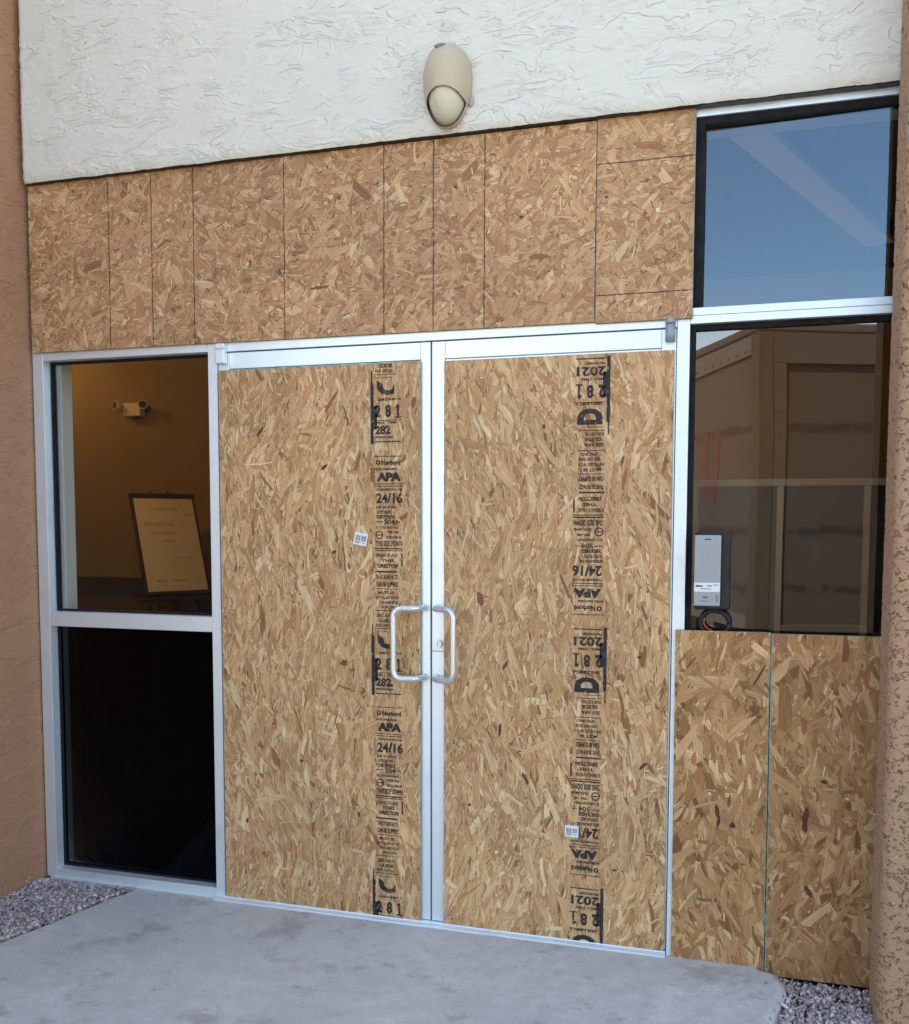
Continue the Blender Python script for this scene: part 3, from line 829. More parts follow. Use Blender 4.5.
# partition with pale wood trim behind the lower right window
pt = thing('office_partition', 'half height partition of dark panels in pale wood trim behind right window', 'partition', (1.4, 0.42, 0))
b = MB(M['wood_trim'])
b.box(0.90, 2.30, 0.385, 0.415, 1.730, 1.757, 0.002)
for x in (0.955, 1.272, 1.582, 1.95): b.box(x, x + .024, 0.387, 0.413, 0.6, 1.7285, 0.002)
b.build('trim', pt, (-1.4, -0.42, 0))
b = MB(M['dark_panel']); b.box(0.90, 2.30, 0.418, 0.440, 0.0, 1.740); b.build('panel', pt, (-1.4, -0.42, 0))

# pale ceiling beam seen through the upper right pane
a0, a1 = Vector((1.16, -0.14 + 0.3, 0)), Vector((1.85, 1.95, 0))
bm_ = MB(M['drywall']); L_ = (a1 - a0).length
bm_.box(0, L_, 0.0, 0.14, 0, 0.03, 0.003)
bm_.mats = [M['beam']]
tag(bm_.build('ceiling_beam', None, (a0.x, a0.y, 3.018), (0, 0, math.atan2(a1.y - a0.y, a1.x - a0.x))), 'pale slanting ceiling beam behind the upper right pane', 'beam')

def down_light(x, y, power, label, z=3.05, drop=0.0):
    t = thing('ceiling_light', label, 'light', (x, y, z))
    if drop:
        m = MB(M['dark']); m.cyl((0, 0, drop), (0, 0, 0.0), 0.006, 8); m.build('cord', t)
    m = MB(M['fixture']); m.cyl((0, 0, 0), (0, 0, -0.03), 0.11, 28); m.build('housing', t)
    m = MB(M['glow']); m.cyl((0, 0, -0.0305), (0, 0, -0.036), 0.085, 28); m.build('diffuser', t)
    l = bpy.data.lights.new('interior_bulb', 'POINT'); l.energy = power; l.color = (1.0, 0.60, 0.25); l.shadow_soft_size = 0.08
    lo = bpy.data.objects.new('interior_bulb', l); COL.objects.link(lo); lo.parent = t; lo.location = (0, 0, -0.13)
down_light(-4.1, 2.35, 1.7, 'round warm ceiling light close to the far wall behind the left sidelight')
down_light(-2.5, 0.8, 5.6, 'added unseen warm ceiling light that brightens the whiteboard behind the left sidelight')  # extra lamp out of view, added to brighten the whiteboard
down_light(0.62, 1.6, 1.8, 'added unseen warm pendant that brightens the ceiling beam behind the right window', 2.62, 0.43)  # hidden lamp and cord, added and hung low to brighten the beam

# whiteboard on an easel
wb = thing('whiteboard', 'small dark framed whiteboard with brown handwriting standing on an easel', 'whiteboard', (-2.585, 2.30, 1.112), (R(-22), 0, R(55)))
W_, H_ = 0.43, 0.69
b = MB(M['dado']); t_ = 0.022
b.box(-W_ / 2 - t_, W_ / 2 + t_, -0.012, 0.012, H_, H_ + t_ * 1.6, .002); b.box(-W_ / 2 - t_, W_ / 2 + t_, -0.012, 0.012, -t_, 0, .002)
b.box(-W_ / 2 - t_, -W_ / 2, -0.012, 0.012, 0.0005, H_ - .0005, .002); b.box(W_ / 2, W_ / 2 + t_ * .6, -0.012, 0.012, 0.0005, H_ - .0005, .002)
b.build('frame', wb)
b = MB(M['board']); b.box(-W_ / 2 + .001, W_ / 2 - .001, -0.004, 0.006, 0.001, H_ - .001); b.build('writing_surface', wb)
b = MB(M['marker']); rng = random.Random(3)
def scrawl(x, z, w, h, n):
    pts = []
    for i in range(n * 6 + 1):
        q = i / (n * 6)
        pts.append((x + w * q + 0.006 * math.sin(i * 2.1), -0.006, z + h * (0.5 + 0.5 * math.sin(i * 1.7 + rng.uniform(-.6, .6))) * rng.uniform(.4, 1.0)))
    b.tube(pts, 0.0012, 5)
for q in ((-0.08, .60, .18, .022, 5), (.13, .555, .06, .03, 2), (-.17, .475, .22, .055, 7), (-.14, .42, .2, .02, 7), (-.05, .36, .09, .03, 3), (.02, .31, .03, .02, 1), (-.14, .065, .07, .03, 3), (-.03, .07, .10, .018, 5), (.0, .24, .17, .004, 4)):
    scrawl(*q)
b.build('handwriting', wb)
ez = thing('easel', 'dark easel holding up the whiteboard', 'easel', (-2.585, 2.30, 0), (0, 0, R(55)))
b = MB(M['dark'])
b.bm.free()
for a_, c_ in (((-0.24, -0.42, 0), (-0.06, 0.32, 1.80)), ((0.24, -0.42, 0), (0.06, 0.32, 1.80)), ((0.0, 0.75, 0), (0.0, 0.345, 1.76))):
    b = MB(M['dark']); b.tube([a_, c_], 0.011); b.build('leg', ez)
b = MB(M['dark']); b.box(-0.28, 0.28, -0.07, 0.03, 1.050, 1.072, .003); b.build('tray', ez)
dk = thing('desk', 'dark desk under the whiteboard with a pale ruler on it', 'desk', (-2.45, 1.75, 0))
b = MB(M['dark']); b.box(-.8, .5, -.3, .3, .93, .965, .004); b.build('top', dk)
for x in (-.75, .42):
    b = MB(M['dark']); b.box(x, x + .05, -.28, .28, 0, .929); b.build('side_panel', dk)
b = MB(M['fixture']); b.box(-.13, .13, -.015, .015, 0, .012, .002); tag(b.build('ruler', None, (-2.42, 1.72, .966)), 'thin pale ruler lying on the dark desk below the whiteboard', 'ruler')

# emergency light on the far wall
el = thing('emergency_light', 'cream twin head emergency light on the tan room wall', 'emergency light', (-3.37, 2.995, 2.45))
b = MB(M['fixture']); b.box(-0.075, 0.075, -0.07, 0.0, -0.055, 0.045, .006); b.build('housing', el)
for sx_ in (-1, 1):
    b = MB(M['fixture'], M['dark']); b.cyl((0, 0, 0), (sx_ * 0.03, -0.055, 0.015), 0.022, 18, 0, 0.036); b.cyl((sx_ * 0.0302, -0.0555, .0151), (sx_ * 0.031, -0.057, 0.0155), 0.029, 18, 1)
    b.build('lamp_head', el, (sx_ * 0.092, -0.045, 0.012))
    
# ------------------------------------------------------------------ aluminium door frame, windows
GY = 0.046   # glass sits this far behind the frame's face
df = thing('door_frame', 'silver aluminium frame around the boarded double doors', 'door frame', (0, 0, 0))
b = MB(M['alu']); b.box(-0.9145, 0.9125, 0.0005, 0.105, 2.2765, 2.345, 0.0015); b.build('header', df)
b = MB(M['alu']); b.box(-0.957, -0.9155, 0.0, 0.105, -0.004, 2.345, 0.0015); b.build('jamb', df)
b = MB(M['alu']); b.box(0.9135, 0.957, 0.0, 0.105, -0.06, 3.03, 0.0015); b.build('jamb', df)
b = MB(M['alu']); b.box(-0.955, 0.9115, -0.035, 0.10, -0.02, 0.007, 0.002); b.box(-0.955, 0.9115, -0.012, 0.10, 0.0072, 0.014, 0.002); b.build('threshold', df)
b = MB(M['black']); b.box(-0.911, 0.909, 0.05, 0.06, 0.016, 2.275); b.build('weatherstrip', df)

def glass_pane(name, x0, x1, z0, z1, y, mat, parent):
    m = MB(mat, M['clear'])
    m.poly([(x0, y, z0), (x1, y, z0), (x1, y, z1), (x0, y, z1)], 0)
    m.poly([(x0, y + .006, z0), (x0, y + .006, z1), (x1, y + .006, z1), (x1, y + .006, z0)], 1)
    m.poly([(x0, y, z0), (x0, y, z1), (x0, y + .006, z1), (x0, y + .006, z0)], 1); m.poly([(x1, y, z0), (x1, y + .006, z0), (x1, y + .006, z1), (x1, y, z1)], 1)
    m.poly([(x0, y, z0), (x0, y + .006, z0), (x1, y + .006, z0), (x1, y, z0)], 1); m.poly([(x0, y, z1), (x1, y, z1), (x1, y + .006, z1), (x0, y + .006, z1)], 1)
    return m.build(name, parent)
def gasket(x0, x1, z0, z1, y, w, parent, yd=0.012, wb=None, wt=None):
    wb = w if wb is None else wb; wt = w if wt is None else wt
    m = MB(M['black'])
    m.box(x0, x0 + w, y - yd, y + .018, z0, z1); m.box(x1 - w, x1, y - yd, y + .018, z0, z1)
    m.box(x0 + w, x1 - w, y - yd, y + .018, z1 - wt, z1); m.box(x0 + w, x1 - w, y - yd, y + .018, z0, z0 + wb)
    return m.build('gasket', parent)

sw = thing('sidelight_window', 'silver framed sidelight with clear upper and blackened lower glass left of doors', 'window', (-1.36, 0, 0))
D = (1.36, 0, 0)
b = MB(M['alu']); b.box(-1.815, -1.762, 0.0, 0.105, 0.0, 2.345, 0.0015); b.build('stile', sw, D)
b = MB(M['alu']); b.box(-1.7612, -0.9578, 0.0003, 0.105, 2.2795, 2.345, 0.0015); b.build('head', sw, D)
b = MB(M['alu']); b.box(-1.7612, -0.9578, 0.0003, 0.105, 1.131, 1.194, 0.0015); b.build('mid_rail', sw, D)
b = MB(M['alu']); b.box(-1.7612, -0.9578, 0.0003, 0.105, -0.002, 0.040, 0.0015); b.box(-1.79, -0.9578, -0.012, 0.0, -0.012, 0.004, .002); b.build('sill', sw, D)
for z0, z1, mt in ((1.1945, 2.279, 'glass_side'), (0.0405, 1.1305, 'glass_dark')):
    p = glass_pane('pane', -1.7612, -0.9578, z0, z1, GY + .012, M[mt], sw); p.location = D
    gk = gasket(-1.7612, -0.9578, z0, z1, GY + .012, 0.008, sw); gk.location = D

rwn = thing('storefront_window', 'silver framed window of two panes reflecting sky and trailer right of doors', 'window', (1.45, 0, 1.1))
D = (-1.45, 0, -1.1)
b = MB(M['alu']); b.box(0.9578, 1.985, 0.0003, 0.105, 2.987, 3.031, 0.0015); b.build('head', rwn, D)
b = MB(M['alu']); b.box(0.9578, 1.985, 0.0003, 0.105, 2.285, 2.312, 0.0015); b.box(0.9578, 1.985, -0.0012, 0.105, 2.3128, 2.339, 0.0015); b.build('transom', rwn, D)
b = MB(M['alu']); b.box(0.9578, 1.985, 0.0003, 0.105, 1.06, 1.13, 0.0015); b.build('sill', rwn, D)
b = MB(M['alu']); b.box(1.94, 1.985, 0.0006, 0.104, 1.1308, 2.9862, 0.0015); b.build('stile', rwn, D)
p = glass_pane('pane', 0.9578, 1.94, 2.3395, 2.9865, GY, M['glass'], rwn); p.rotation_euler = (0, 0, R(-1.8)); p.location = (D[0], D[1] + 0.0301, D[2])
p = glass_pane('pane', 0.9578, 1.94, 1.1305, 2.2845, GY, M['glass_low'], rwn); p.location = D
gk = gasket(0.9578, 1.94, 2.3395, 2.9865, GY, 0.038, rwn, 0.036, 0.002, 0.024); gk.location = D  # black band is gasket plus painted shade of the recess
gk = gasket(0.9578, 1.94, 1.1305, 2.2845, GY, 0.018, rwn, 0.02); gk.location = D
# dark board closing the lower bay behind the screwed-on panels, and head strip over the doors
b = MB(M['dark']); b.box(0.9578, 1.985, 0.02, 0.06, 0.0, 1.058); b.build('lower_panel', rwn, D)
b = MB(M['alu']); b.box(-1.815, 0.912, 0.002, 0.105, 2.955, 3.031, 0.0015); b.box(-1.815, 0.912, 0.05, 0.10, 2.3455, 2.9545)
b.build('top_rail', df)

# ------------------------------------------------------------------ the two door leaves
def door_leaf(label, xa, xb, vis0, vis1, side):
    """xa..xb leaf width; vis0..vis1 the meeting stile; side -1 = hinged left."""
    t = thing('glass_door', label, 'door', ((xa + xb) / 2, 0, 0.0))
    D = (-(xa + xb) / 2, 0, 0)
    y0, y1 = 0.004, 0.048
    b = MB(M['alu']); b.box(vis0, vis1, y0, y1, 0.016, 2.272, 0.002); b.build('meeting_stile', t, D)
    h0, h1 = (xa, xa + .05) if side < 0 else (xb - .05, xb)
    b = MB(M['alu']); b.box(h0, h1, y0, y1, 0.016, 2.272, 0.002); b.build('hinge_stile', t, D)
    i0, i1 = (h1 + .0006, vis0 - .0006) if side < 0 else (vis1 + .0006, h0 - .0006)
    b = MB(M['alu']); b.box(i0, i1, y0 + .001, y1, 2.207, 2.272, 0.002); b.box(i0, i1, y0 + .007, y1, 2.186, 2.2062, 0.002); b.build('top_rail', t, D)
    b = MB(M['alu']); b.box(i0, i1, y0 + .001, y1, 0.016, 0.12, 0.002); b.build('bottom_rail', t, D)
    b = MB(M['dark']); b.box(i0, i1, y0 + .02, y0 + .028, 0.1206, 2.185); b.build('glazing', t, D)
    # offset pivots top and bottom
    px = xa + .024 if side < 0 else xb - .020
    m = MB(M['alu'] if side < 0 else M['pivot'])
    if side < 0:
        m.box(xa + .002, xa + .044, -0.026, 0.003, 2.226, 2.2815, .004); m.box(xa + .002, xa + .044, -0.026, 0.0, 2.285, 2.307, .004); m.box(xa + .006, xa + .040, -0.02, 0.003, 2.2816, 2.2849)
    else:
        m.cyl((px, -0.010, 2.226), (px, -0.010, 2.283), 0.0175, 24); m.cyl((px, -0.010, 2.2865), (px, -0.010, 2.307), 0.0175, 24)
        m.cyl((px, -0.010, 2.283), (px, -0.010, 2.2866), 0.012, 16); m.box(px - .0165, px + .0165, -0.008, 0.004, 2.227, 2.30, .001)
    m.build('top_pivot', t, D)
    if side > 0:
        m = MB(M['alu']); m.box(xb + .004, xb + .022, -0.010, -0.0005, 0.0, 0.232, .002); m.build('bottom_pivot', t, D)
    # pull handle
    xm = (vis0 + vis1) / 2 - (0.002 if side < 0 else .008)
    xo = -0.128 if side < 0 else 0.112
    zt, zb = 1.259, 0.987
    m = MB(M['handle'])
    m.tube([(xm, 0.003, zt), (xm + (xo - xm) * .12, -0.050, zt), (xo, -0.075, zt), (xo, -0.075, zb), (xm + (xo - xm) * .12, -0.050, zb), (xm, 0.003, zb)], 0.0122, 18, 0, 0.036, 10)
    h = m.build('pull_handle', t, D)
    for z in (zt, zb):
        m = MB(M['handle']); m.cyl((xm, 0.0035, z), (xm, -0.003, z), 0.0150, 20); m.build('rose', h)
    if side > 0:
        m = MB(M['handle']); m.cyl((0.0325, 0.003, 1.120), (0.0325, -0.012, 1.120), 0.0150, 28, 0, 0.0142); m.cyl((0.0325, -0.012, 1.120), (0.0325, -0.015, 1.120), 0.0105, 24, 0, .0095)
        k = m.build('lock_cylinder', t, D)
        m = MB(M['black']); m.box(0.0315, 0.0335, -0.0154, -0.0148, 1.113, 1.125); m.build('keyhole', k)
        m = MB(M['black']); m.box(0.004, 0.0545, 0.0015, 0.005, 1.0895, 1.0915); m.build('stile_seam', t, D)
    return t
door_leaf('left glass door leaf, silver rails, covered by a stamped board', -0.912, -0.0035, -0.0425, -0.0035, -1)
door_leaf('right glass door leaf with round lock cylinder, covered by a board with upside down print', 0.0030, 0.9105, 0.0030, 0.0540, 1)

# ------------------------------------------------------------------ boards
K1 = (92, 60, 40); K2 = (70, 36, 28)
kn_l = [(-0.40, 1.471, .010, .007, .4, (96, 66, 44)), (-0.44, 1.805, .018, .006, .7, K1), (-0.72, 1.95, .022, .006, .9, K1), (-.36, 1.03, .016, .014, 0, (120, 84, 56)), (-.55, .62, .008, .006, 0, K1), (-.80, .35, .012, .005, 1.2, K1), (-.16, .95, .007, .007, 0, (84, 56, 40)), (-.30, .42, .010, .005, 1.5, K1)]
kn_r = [(.44, 1.94, .006, .008, 0, K1), (.28, .80, .006, .026, -.1, (84, 58, 40)), (.20, 1.30, .012, .030, .2, (128, 90, 60)), (.80, 1.10, .008, .006, 0, K1), (.82, .70, .018, .006, .8, K1), (.30, 1.05, .022, .006, 1.0, (110, 74, 50)), (.16, .50, .007, .006, 0, K1), (.72, .30, .007, .005, 0, K1), (.38, .62, .006, .022, .5, (96, 66, 46))]
kn_ll = [(1.088, .556, .008, .026, .15, (98, 50, 38)), (1.093, .520, .006, .020, -.2, (92, 44, 34)), (1.141, .51, .012, .010, 0, (66, 52, 50)), (1.22, 1.05, .004, .05, -.5, K1), (1.06, .62, .006, .006, 0, (210, 190, 180))]
kn_lr = [(1.386, .568, .010, .030, -.1, (96, 50, 36)), (1.383, .530, .009, .024, .15, (88, 44, 33)), (1.443, .694, .012, .008, 0, (80, 52, 38)), (1.52, .64, .006, .006, 0, (212, 190, 176)), (1.40, .30, .009, .02, .5, K1)]
kn_tl = [(-1.47, 2.46, .020, .009, .3, (168, 112, 74)), (-1.15, 2.72, .035, .006, .5, (150, 98, 66)), (-.45, 2.50, .040, .006, .1, (128, 88, 66)), (.35, 2.70, .008, .005, 0, K1), (.10, 2.83, .006, .005, 0, K1), (-.75, 2.62, .005, .005, 0, K1)]
kn_tr = [(.80, 2.905, .055, .012, -.1, (166, 116, 84)), (.83, 2.897, .035, .010, -.2, (158, 106, 76)), (.84, 2.68, .007, .007, 0, (226, 212, 190)), (.66, 2.74, .006, .004, 0, K1)]
S1 = ('edge', 'edge', 'edge_raw', 'edge')

GD = 'boards screwed over the doors'
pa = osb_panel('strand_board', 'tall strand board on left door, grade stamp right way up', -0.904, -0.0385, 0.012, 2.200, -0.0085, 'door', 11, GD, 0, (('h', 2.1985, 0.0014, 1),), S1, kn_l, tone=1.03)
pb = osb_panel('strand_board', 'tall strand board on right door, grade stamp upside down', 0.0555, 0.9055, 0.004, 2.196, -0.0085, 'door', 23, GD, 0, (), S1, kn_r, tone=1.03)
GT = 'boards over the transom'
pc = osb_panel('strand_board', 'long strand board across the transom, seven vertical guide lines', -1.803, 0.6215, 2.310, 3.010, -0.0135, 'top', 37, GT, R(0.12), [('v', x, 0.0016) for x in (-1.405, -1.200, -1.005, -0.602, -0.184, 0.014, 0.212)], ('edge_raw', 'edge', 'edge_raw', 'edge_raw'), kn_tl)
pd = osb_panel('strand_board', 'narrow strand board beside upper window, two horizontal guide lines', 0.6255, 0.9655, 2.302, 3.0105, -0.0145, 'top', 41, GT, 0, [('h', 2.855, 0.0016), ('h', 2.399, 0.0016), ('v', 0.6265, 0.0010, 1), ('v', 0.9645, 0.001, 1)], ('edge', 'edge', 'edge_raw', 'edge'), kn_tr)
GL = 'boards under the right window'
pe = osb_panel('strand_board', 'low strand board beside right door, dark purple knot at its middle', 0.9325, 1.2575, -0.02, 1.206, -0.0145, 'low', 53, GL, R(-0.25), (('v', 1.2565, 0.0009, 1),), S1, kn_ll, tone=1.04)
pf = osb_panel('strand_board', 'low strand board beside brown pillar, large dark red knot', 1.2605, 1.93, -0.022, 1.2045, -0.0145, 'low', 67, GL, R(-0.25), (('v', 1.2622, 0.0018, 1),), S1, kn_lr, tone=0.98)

PA_W, PA_H, PA_X = 0.8655, 2.188, (-0.904 - 0.0385) / 2
PB_W, PB_H, PB_X = 0.85, 2.192, (0.0555 + 0.9055) / 2
for zt in (1.843 + 0.984, 1.843, 1.843 - 0.982):
    add_stamp(pa, -0.226 - PA_X, zt - 0.012, PA_W, PA_H, '282', False, 0)
for zt in (1.251 + 0.985, 1.251, 0.269, 0.269 - .98):
    add_stamp(pb, 0.666 - PB_X, zt - 0.004, PB_W, PB_H, '2021', True, 0)
add_sticker(pa, -0.286 - PA_X, 1.523 - .012, 0.056, 0.050, R(10))
add_sticker(pb, 0.560 - PB_X, 0.433 - .004, 0.052, 0.044, R(1))
for o, X0, Z0, L_ in ((pe, 1.095, -.02, [(.95, 1.17), (.95, .35), (1.24, .62)]), (pf, 1.595, -.022, [(1.28, 1.17), (1.28, .42)]),
                      (pd, .7955, 2.302, [(.64, 2.99), (.95, 2.99), (.95, 2.32), (.64, 2.33)]), (pc, -.59, 2.31, [(-1.78, 2.98), (-1.78, 2.34), (-.8, 2.985), (-.8, 2.33), (.6, 2.98), (.6, 2.33)]),
                      (pa, PA_X, .012, [(-.88, 2.17), (-.06, 2.17), (-.88, .05), (-.06, .05), (-.88, 1.1)]), (pb, PB_X, .004, [(.08, 2.17), (.88, 2.17), (.08, .05), (.88, .05), (.88, 1.1)])):
    for x, z in L_: add_screw(o, x - X0, z - Z0)

# ------------------------------------------------------------------ wall lamp
wl = thing('wall_lamp', 'beige egg shaped outdoor lamp on the white stucco', 'wall lamp', (0.086, -0.058, 3.167))
def egg(th, ph, k=1.0):
    """th 0 top .. pi bottom, ph -pi/2..pi/2 left to right across the front."""
    z = 0.146 * math.cos(th)
    sh = math.sin(th) ** 0.86 * (1.0 + 0.10 * math.cos(th) if th < math.pi / 2 else 1.0 - 0.10 * abs(math.cos(th)))
    return Vector((0.089 * k * sh * math.sin(ph), -0.105 * k * sh * math.cos(ph) ** 0.9 if math.cos(ph) > 0 else 0, z * (k if k < 1 else 1)))
def in_mouth(p):
    return ((p.x - 0.002) / 0.078) ** 2 + ((p.z + 0.092) / 0.060) ** 2 < 1 and p.y < -0.02
def egg_mesh(mats, k, test, n=150, m=130):
    b = MB(*mats); g = [[b.bm.verts.new(egg(math.pi * (0.004 + .992 * i / n), -math.pi / 2 + math.pi * j / m, k)) for j in range(m + 1)] for i in range(n + 1)]
    for i in range(n):
        for j in range(m):
            q = (g[i][j], g[i][j + 1], g[i + 1][j + 1], g[i + 1][j])
            c = sum((v.co for v in q), Vector()) / 4
            if test(c): f = b.bm.faces.new(q); f.smooth = True
    bmesh.ops.delete(b.bm, geom=[v for v in b.bm.verts if not v.link_faces], context='VERTS')
    return b
bd = egg_mesh((M['lamp_body'], M['dark']), 1.0, lambda c: not in_mouth(c)).build('housing', wl)
md = bd.modifiers.new('shell', 'SOLIDIFY'); md.thickness = 0.005; md.offset = -1; md.use_rim = True; md.material_offset_rim = 1
egg_mesh((M['lamp_lens'],), 0.90, lambda c: c.z < -0.015, 90, 80).build('lens', wl)
m = MB(M['photocell'])
for j in range(1):
    b2 = bmesh.new(); bmesh.ops.create_uvsphere(b2, u_segments=24, v_segments=14, radius=1.0)
    for f in b2.faces: f.smooth = True
    m._add(b2, 0, Matrix.Translation((-0.012, -0.066, 0.122)) @ Matrix.Rotation(R(38), 4, 'X') @ Matrix.Diagonal((0.022, 0.017, 0.006, 1)))
m.build('photocell', wl)
m = MB(M['patch']); b2 = bmesh.new(); bmesh.ops.create_icosphere(b2, subdivisions=3, radius=1.0)
for v in b2.verts: v.co *= 1 + 0.25 * mnoise.noise(v.co * 2.3)
for f in b2.faces: f.smooth = True
m._add(b2, 0, Matrix.Translation((0.086, 0.002, -0.055)) @ Matrix.Diagonal((0.012, 0.008, 0.022, 1)))
m.build('caulk_blob', wl)
m = MB(M['dark']); m.cyl((0, -0.004, 0), (0, 0.02, 0), 0.06, 24); m.build('back_plate', wl)

# ------------------------------------------------------------------ dispenser fixed at the edge of the right window
dp = thing('wall_dispenser', 'upright silver fronted dispenser at left edge of the right window', 'dispenser', (1.05, 0.0, 1.29))
D = (-1.05, 0, -1.29)
m = MB(M['plastic']); m.box(0.990, 1.112, -0.030, 0.044, 1.283, 1.556, .006); m.build('housing', dp, D)
m = MB(M['silver']); m.box(0.990, 1.080, -0.046, -0.0308, 1.296, 1.546, .004); fp = m.build('front_plate', dp, D)
m = MB(M['sticker'], M['print']); m.box(0.991, 1.079, -0.0474, -0.0466, 1.347, 1.379)
for x0, x1, z, h in ((0.996, 1.020, 1.364, .005), (1.035, 1.052, 1.366, .003), (1.012, 1.05, 1.356, .002), (1.056, 1.074, 1.370, .002)):
    m.poly([(x0, -0.0477, z), (x1, -0.0477, z), (x1, -0.0477, z + h), (x0, -0.0477, z + h * 1.3)], 1)
m.build('paper_label', fp)
m = MB(M['print'])
for x0, x1, z, h in ((1.024, 1.046, 1.528, .005), (1.020, 1.038, 1.325, .005), (1.012, 1.044, 1.313, .002), (1.064, 1.073, 1.330, .003), (1.064, 1.073, 1.322, .003), (1.064, 1.073, 1.314, .003)):
    m.poly([(x0, -0.0465, z), (x1, -0.0465, z), (x1, -0.0465, z + h), (x0, -0.0465, z + h)])
m.build('printed_marks', fp)
m = MB(M['plastic'], M['red'])
m.tube([(1.062 + 0.050 * math.cos(q / 30 * 6.283), 0.010, 1.232 + 0.045 * math.sin(q / 30 * 6.283)) for q in range(31)], 0.009, 10)
m.tube([(1.058 + 0.034 * math.cos(R(150) + q / 12 * R(110)), 0.008, 1.236 + 0.030 * math.sin(R(150) + q / 12 * R(110))) for q in range(13)], 0.004, 8, 1)
m.build('cable_loop', dp, D)

# ------------------------------------------------------------------ trailer parked opposite, mirrored in the right window
tr = thing('box_trailer', 'old tan box trailer parked opposite, mirrored in the right window', 'trailer', (1.231, -6.82, -0.13), (0, 0, math.atan2(-0.389, 0.921)))
TH = 3.75  # roof height above the asphalt; local x runs along the short end, local -y along the side
# local +y faces the building
m = MB(M['trailer_side']); m.box(0.0, 2.45, -6.2, -0.09, 0.60, TH - .06); m.build('body', tr)
m = MB(M['trailer_rail'])
m.box(-0.02, 0.0, -6.2, -0.16, TH - 0.32, TH - 0.12); m.box(2.45, 2.47, -6.2, -0.16, TH - 0.32, TH - 0.12); m.box(-.02, 0.0, -6.2, -.16, .60, .75); m.build('rail', tr)
m = MB(M['trailer_post']); m.box(-0.012, 0.16, -0.16, 0.0, 0.45, TH - .10, .012); m.build('corner_post', tr)
m = MB(M['trailer_post']); m.box(2.29, 2.462, -0.16, 0.0, 0.45, TH - .10, .012); m.build('corner_post', tr)
m = MB(M['trailer_side']); m.box(-0.02, 2.47, -6.25, 0.0, TH - .098, TH, .02); m.build('roof', tr)
m = MB(M['trailer_frame']); m.box(0.162, 2.288, -0.088, -0.012, TH - 0.42, TH - .10, .006); m.box(.162, 2.288, -.088, -.002, .48, .66, .006); m.box(.162, .30, -.088, -.014, .66, TH - .42, .006); m.box(2.15, 2.288, -.088, -.014, .66, TH - .42, .006); m.build('end_frame', tr)
m = MB(M['trailer_end']); m.box(0.301, 2.149, -0.086, -0.06, 0.661, TH - 0.421); m.build('rear_door', tr)
m = MB(M['rivet'])
for k in range(26): m.cyl((-0.021, -0.30 - k * .23, TH - .27), (-0.027, -0.30 - k * .23, TH - .27), .018, 8)
for k in range(10): m.cyl((.02, .001, 1.0 + k * .27), (.02, .006, 1.0 + k * .27), .012, 8); m.cyl((.22, -.0115, 1.0 + k * .27), (.22, -.006, 1.0 + k * .27), .012, 8)
m.build('rivet', tr)
m = MB(M['orange'])
m.poly([(-.004, -.95, 2.75), (-.004, -1.10, 1.95), (-.004, -1.27, 1.95), (-.004, -1.08, 2.75)]); m.poly([(-.004, -1.30, 2.75), (-.004, -1.33, 2.0), (-.004, -1.46, 2.0), (-.004, -1.42, 2.75)])
m.build('stripe', tr)
m = MB(M['rivet']); m.box(0.1, 2.35, -6.0, -0.2, .42, .598); m.box(.1, 2.35, -.12, -.03, .30, .42); m.build('chassis', tr)
for x0 in (0.08, 2.10):
    for y0 in (-1.5, -2.6):
        m = MB(M['tyre']); m.cyl((x0, y0, .46), (x0 + .27, y0, .46), .46, 32); w = m.build('wheel', tr)
        m = MB(M['rim']); m.cyl((x0 - .004 if x0 < 1 else x0 + .271, y0, .46), (x0 + .02 if x0 < 1 else x0 + .276, y0, .46), .25, 24); m.build('rim', w)
for x in (.3, 1.9):
    m = MB(M['rivet']); m.box(x, x + .2, -5.4, -5.2, 0, .8); m.build('landing_leg', tr)

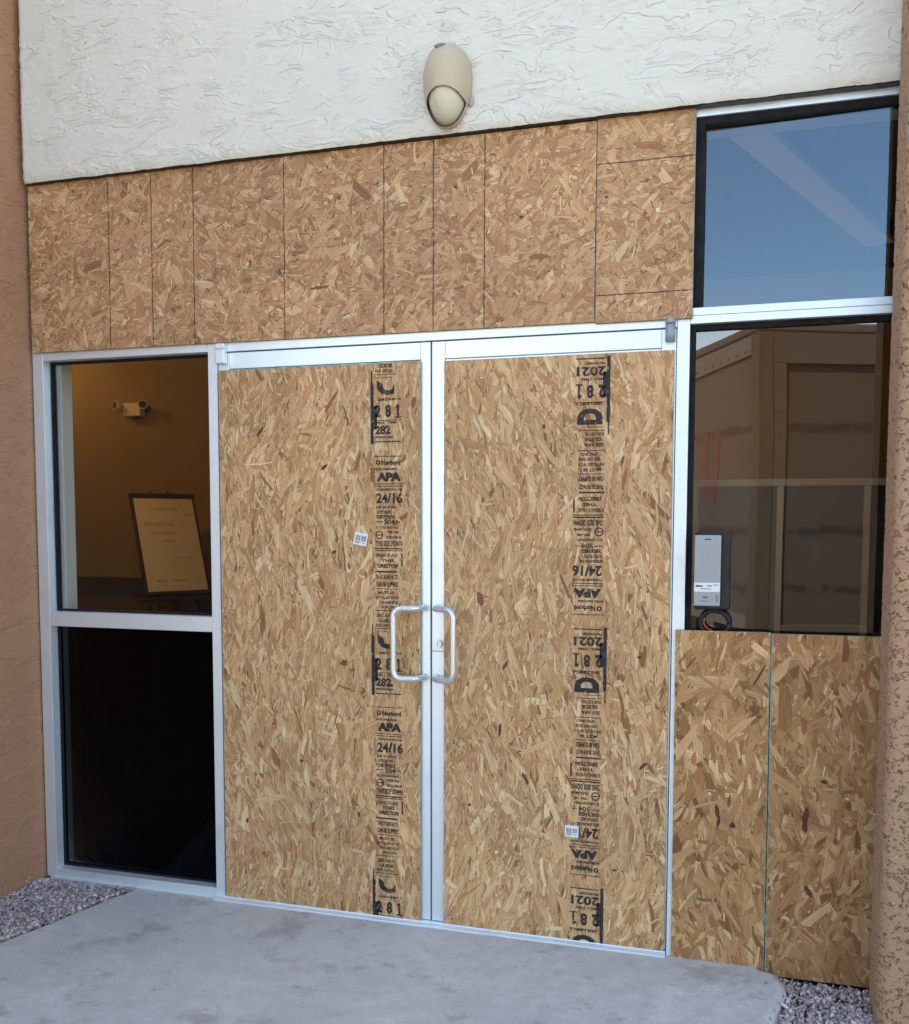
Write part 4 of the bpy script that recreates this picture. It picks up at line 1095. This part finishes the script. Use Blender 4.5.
# ------------------------------------------------------------------ light, sky, camera
SUN_EL, SUN_AZ = R(50), R(-24)     # azimuth measured from +y towards +x: the sun stands behind the building
w = bpy.data.worlds.new('World'); scene.world = w; w.use_nodes = True
nt = w.node_tree; nt.nodes.clear()
sky = nt.nodes.new('ShaderNodeTexSky'); sky.sky_type = 'NISHITA'; sky.sun_disc = False
sky.sun_elevation = SUN_EL; sky.sun_rotation = SUN_AZ; sky.altitude = 350; sky.dust_density = 1.2; sky.ozone_density = 1.0
bg = nt.nodes.new('ShaderNodeBackground'); bg.inputs['Strength'].default_value = 0.15
wo = nt.nodes.new('ShaderNodeOutputWorld'); nt.links.new(sky.outputs[0], bg.inputs[0]); nt.links.new(bg.outputs[0], wo.inputs[0])
sl = bpy.data.lights.new('sun', 'SUN'); sl.energy = 4.5; sl.angle = R(0.53); sl.color = (1.0, 0.95, 0.87)
so = bpy.data.objects.new('sun', sl); COL.objects.link(so)
d = Vector((math.sin(SUN_AZ) * math.cos(SUN_EL), math.cos(SUN_AZ) * math.cos(SUN_EL), math.sin(SUN_EL)))
so.rotation_euler = d.to_track_quat('Z', 'Y').to_euler(); so.location = d * 30

cam = bpy.data.cameras.new('camera'); co = bpy.data.objects.new('camera', cam); COL.objects.link(co)
yaw, pitch, roll = 0.292693, -0.0727169, 0.0019257
fw = Vector((-math.sin(yaw) * math.cos(pitch), math.cos(yaw) * math.cos(pitch), math.sin(pitch)))
rt = Vector((math.cos(yaw), math.sin(yaw), 0)); up = rt.cross(fw)
rt2 = rt * math.cos(roll) + up * math.sin(roll); up2 = up * math.cos(roll) - rt * math.sin(roll)
co.matrix_world = Matrix(((rt2.x, up2.x, -fw.x, 1.17043), (rt2.y, up2.y, -fw.y, -3.56769), (rt2.z, up2.z, -fw.z, 1.58798), (0, 0, 0, 1)))
cam.sensor_fit = 'HORIZONTAL'; cam.sensor_width = 36.0; cam.lens = 36.0 * 973.836 / 909
cam.shift_y = (593.436 - 512) / 909; cam.clip_start = 0.05; cam.clip_end = 2000
scene.camera = co

scene.view_settings.view_transform = 'Standard'; scene.view_settings.look = 'None'
scene.view_settings.exposure = 2.2; scene.view_settings.gamma = 1.0; scene.view_settings.use_curve_mapping = False
vs = scene.view_settings
if hasattr(vs, 'use_white_balance'):
    vs.use_white_balance = True; vs.white_balance_temperature = 7600; vs.white_balance_tint = 10
scene.render.engine = 'CYCLES'
scene.cycles.use_denoising = True
scene.cycles.max_bounces = 10; scene.cycles.diffuse_bounces = 6; scene.cycles.transparent_max_bounces = 16
scene.cycles.sample_clamp_indirect = 6.0
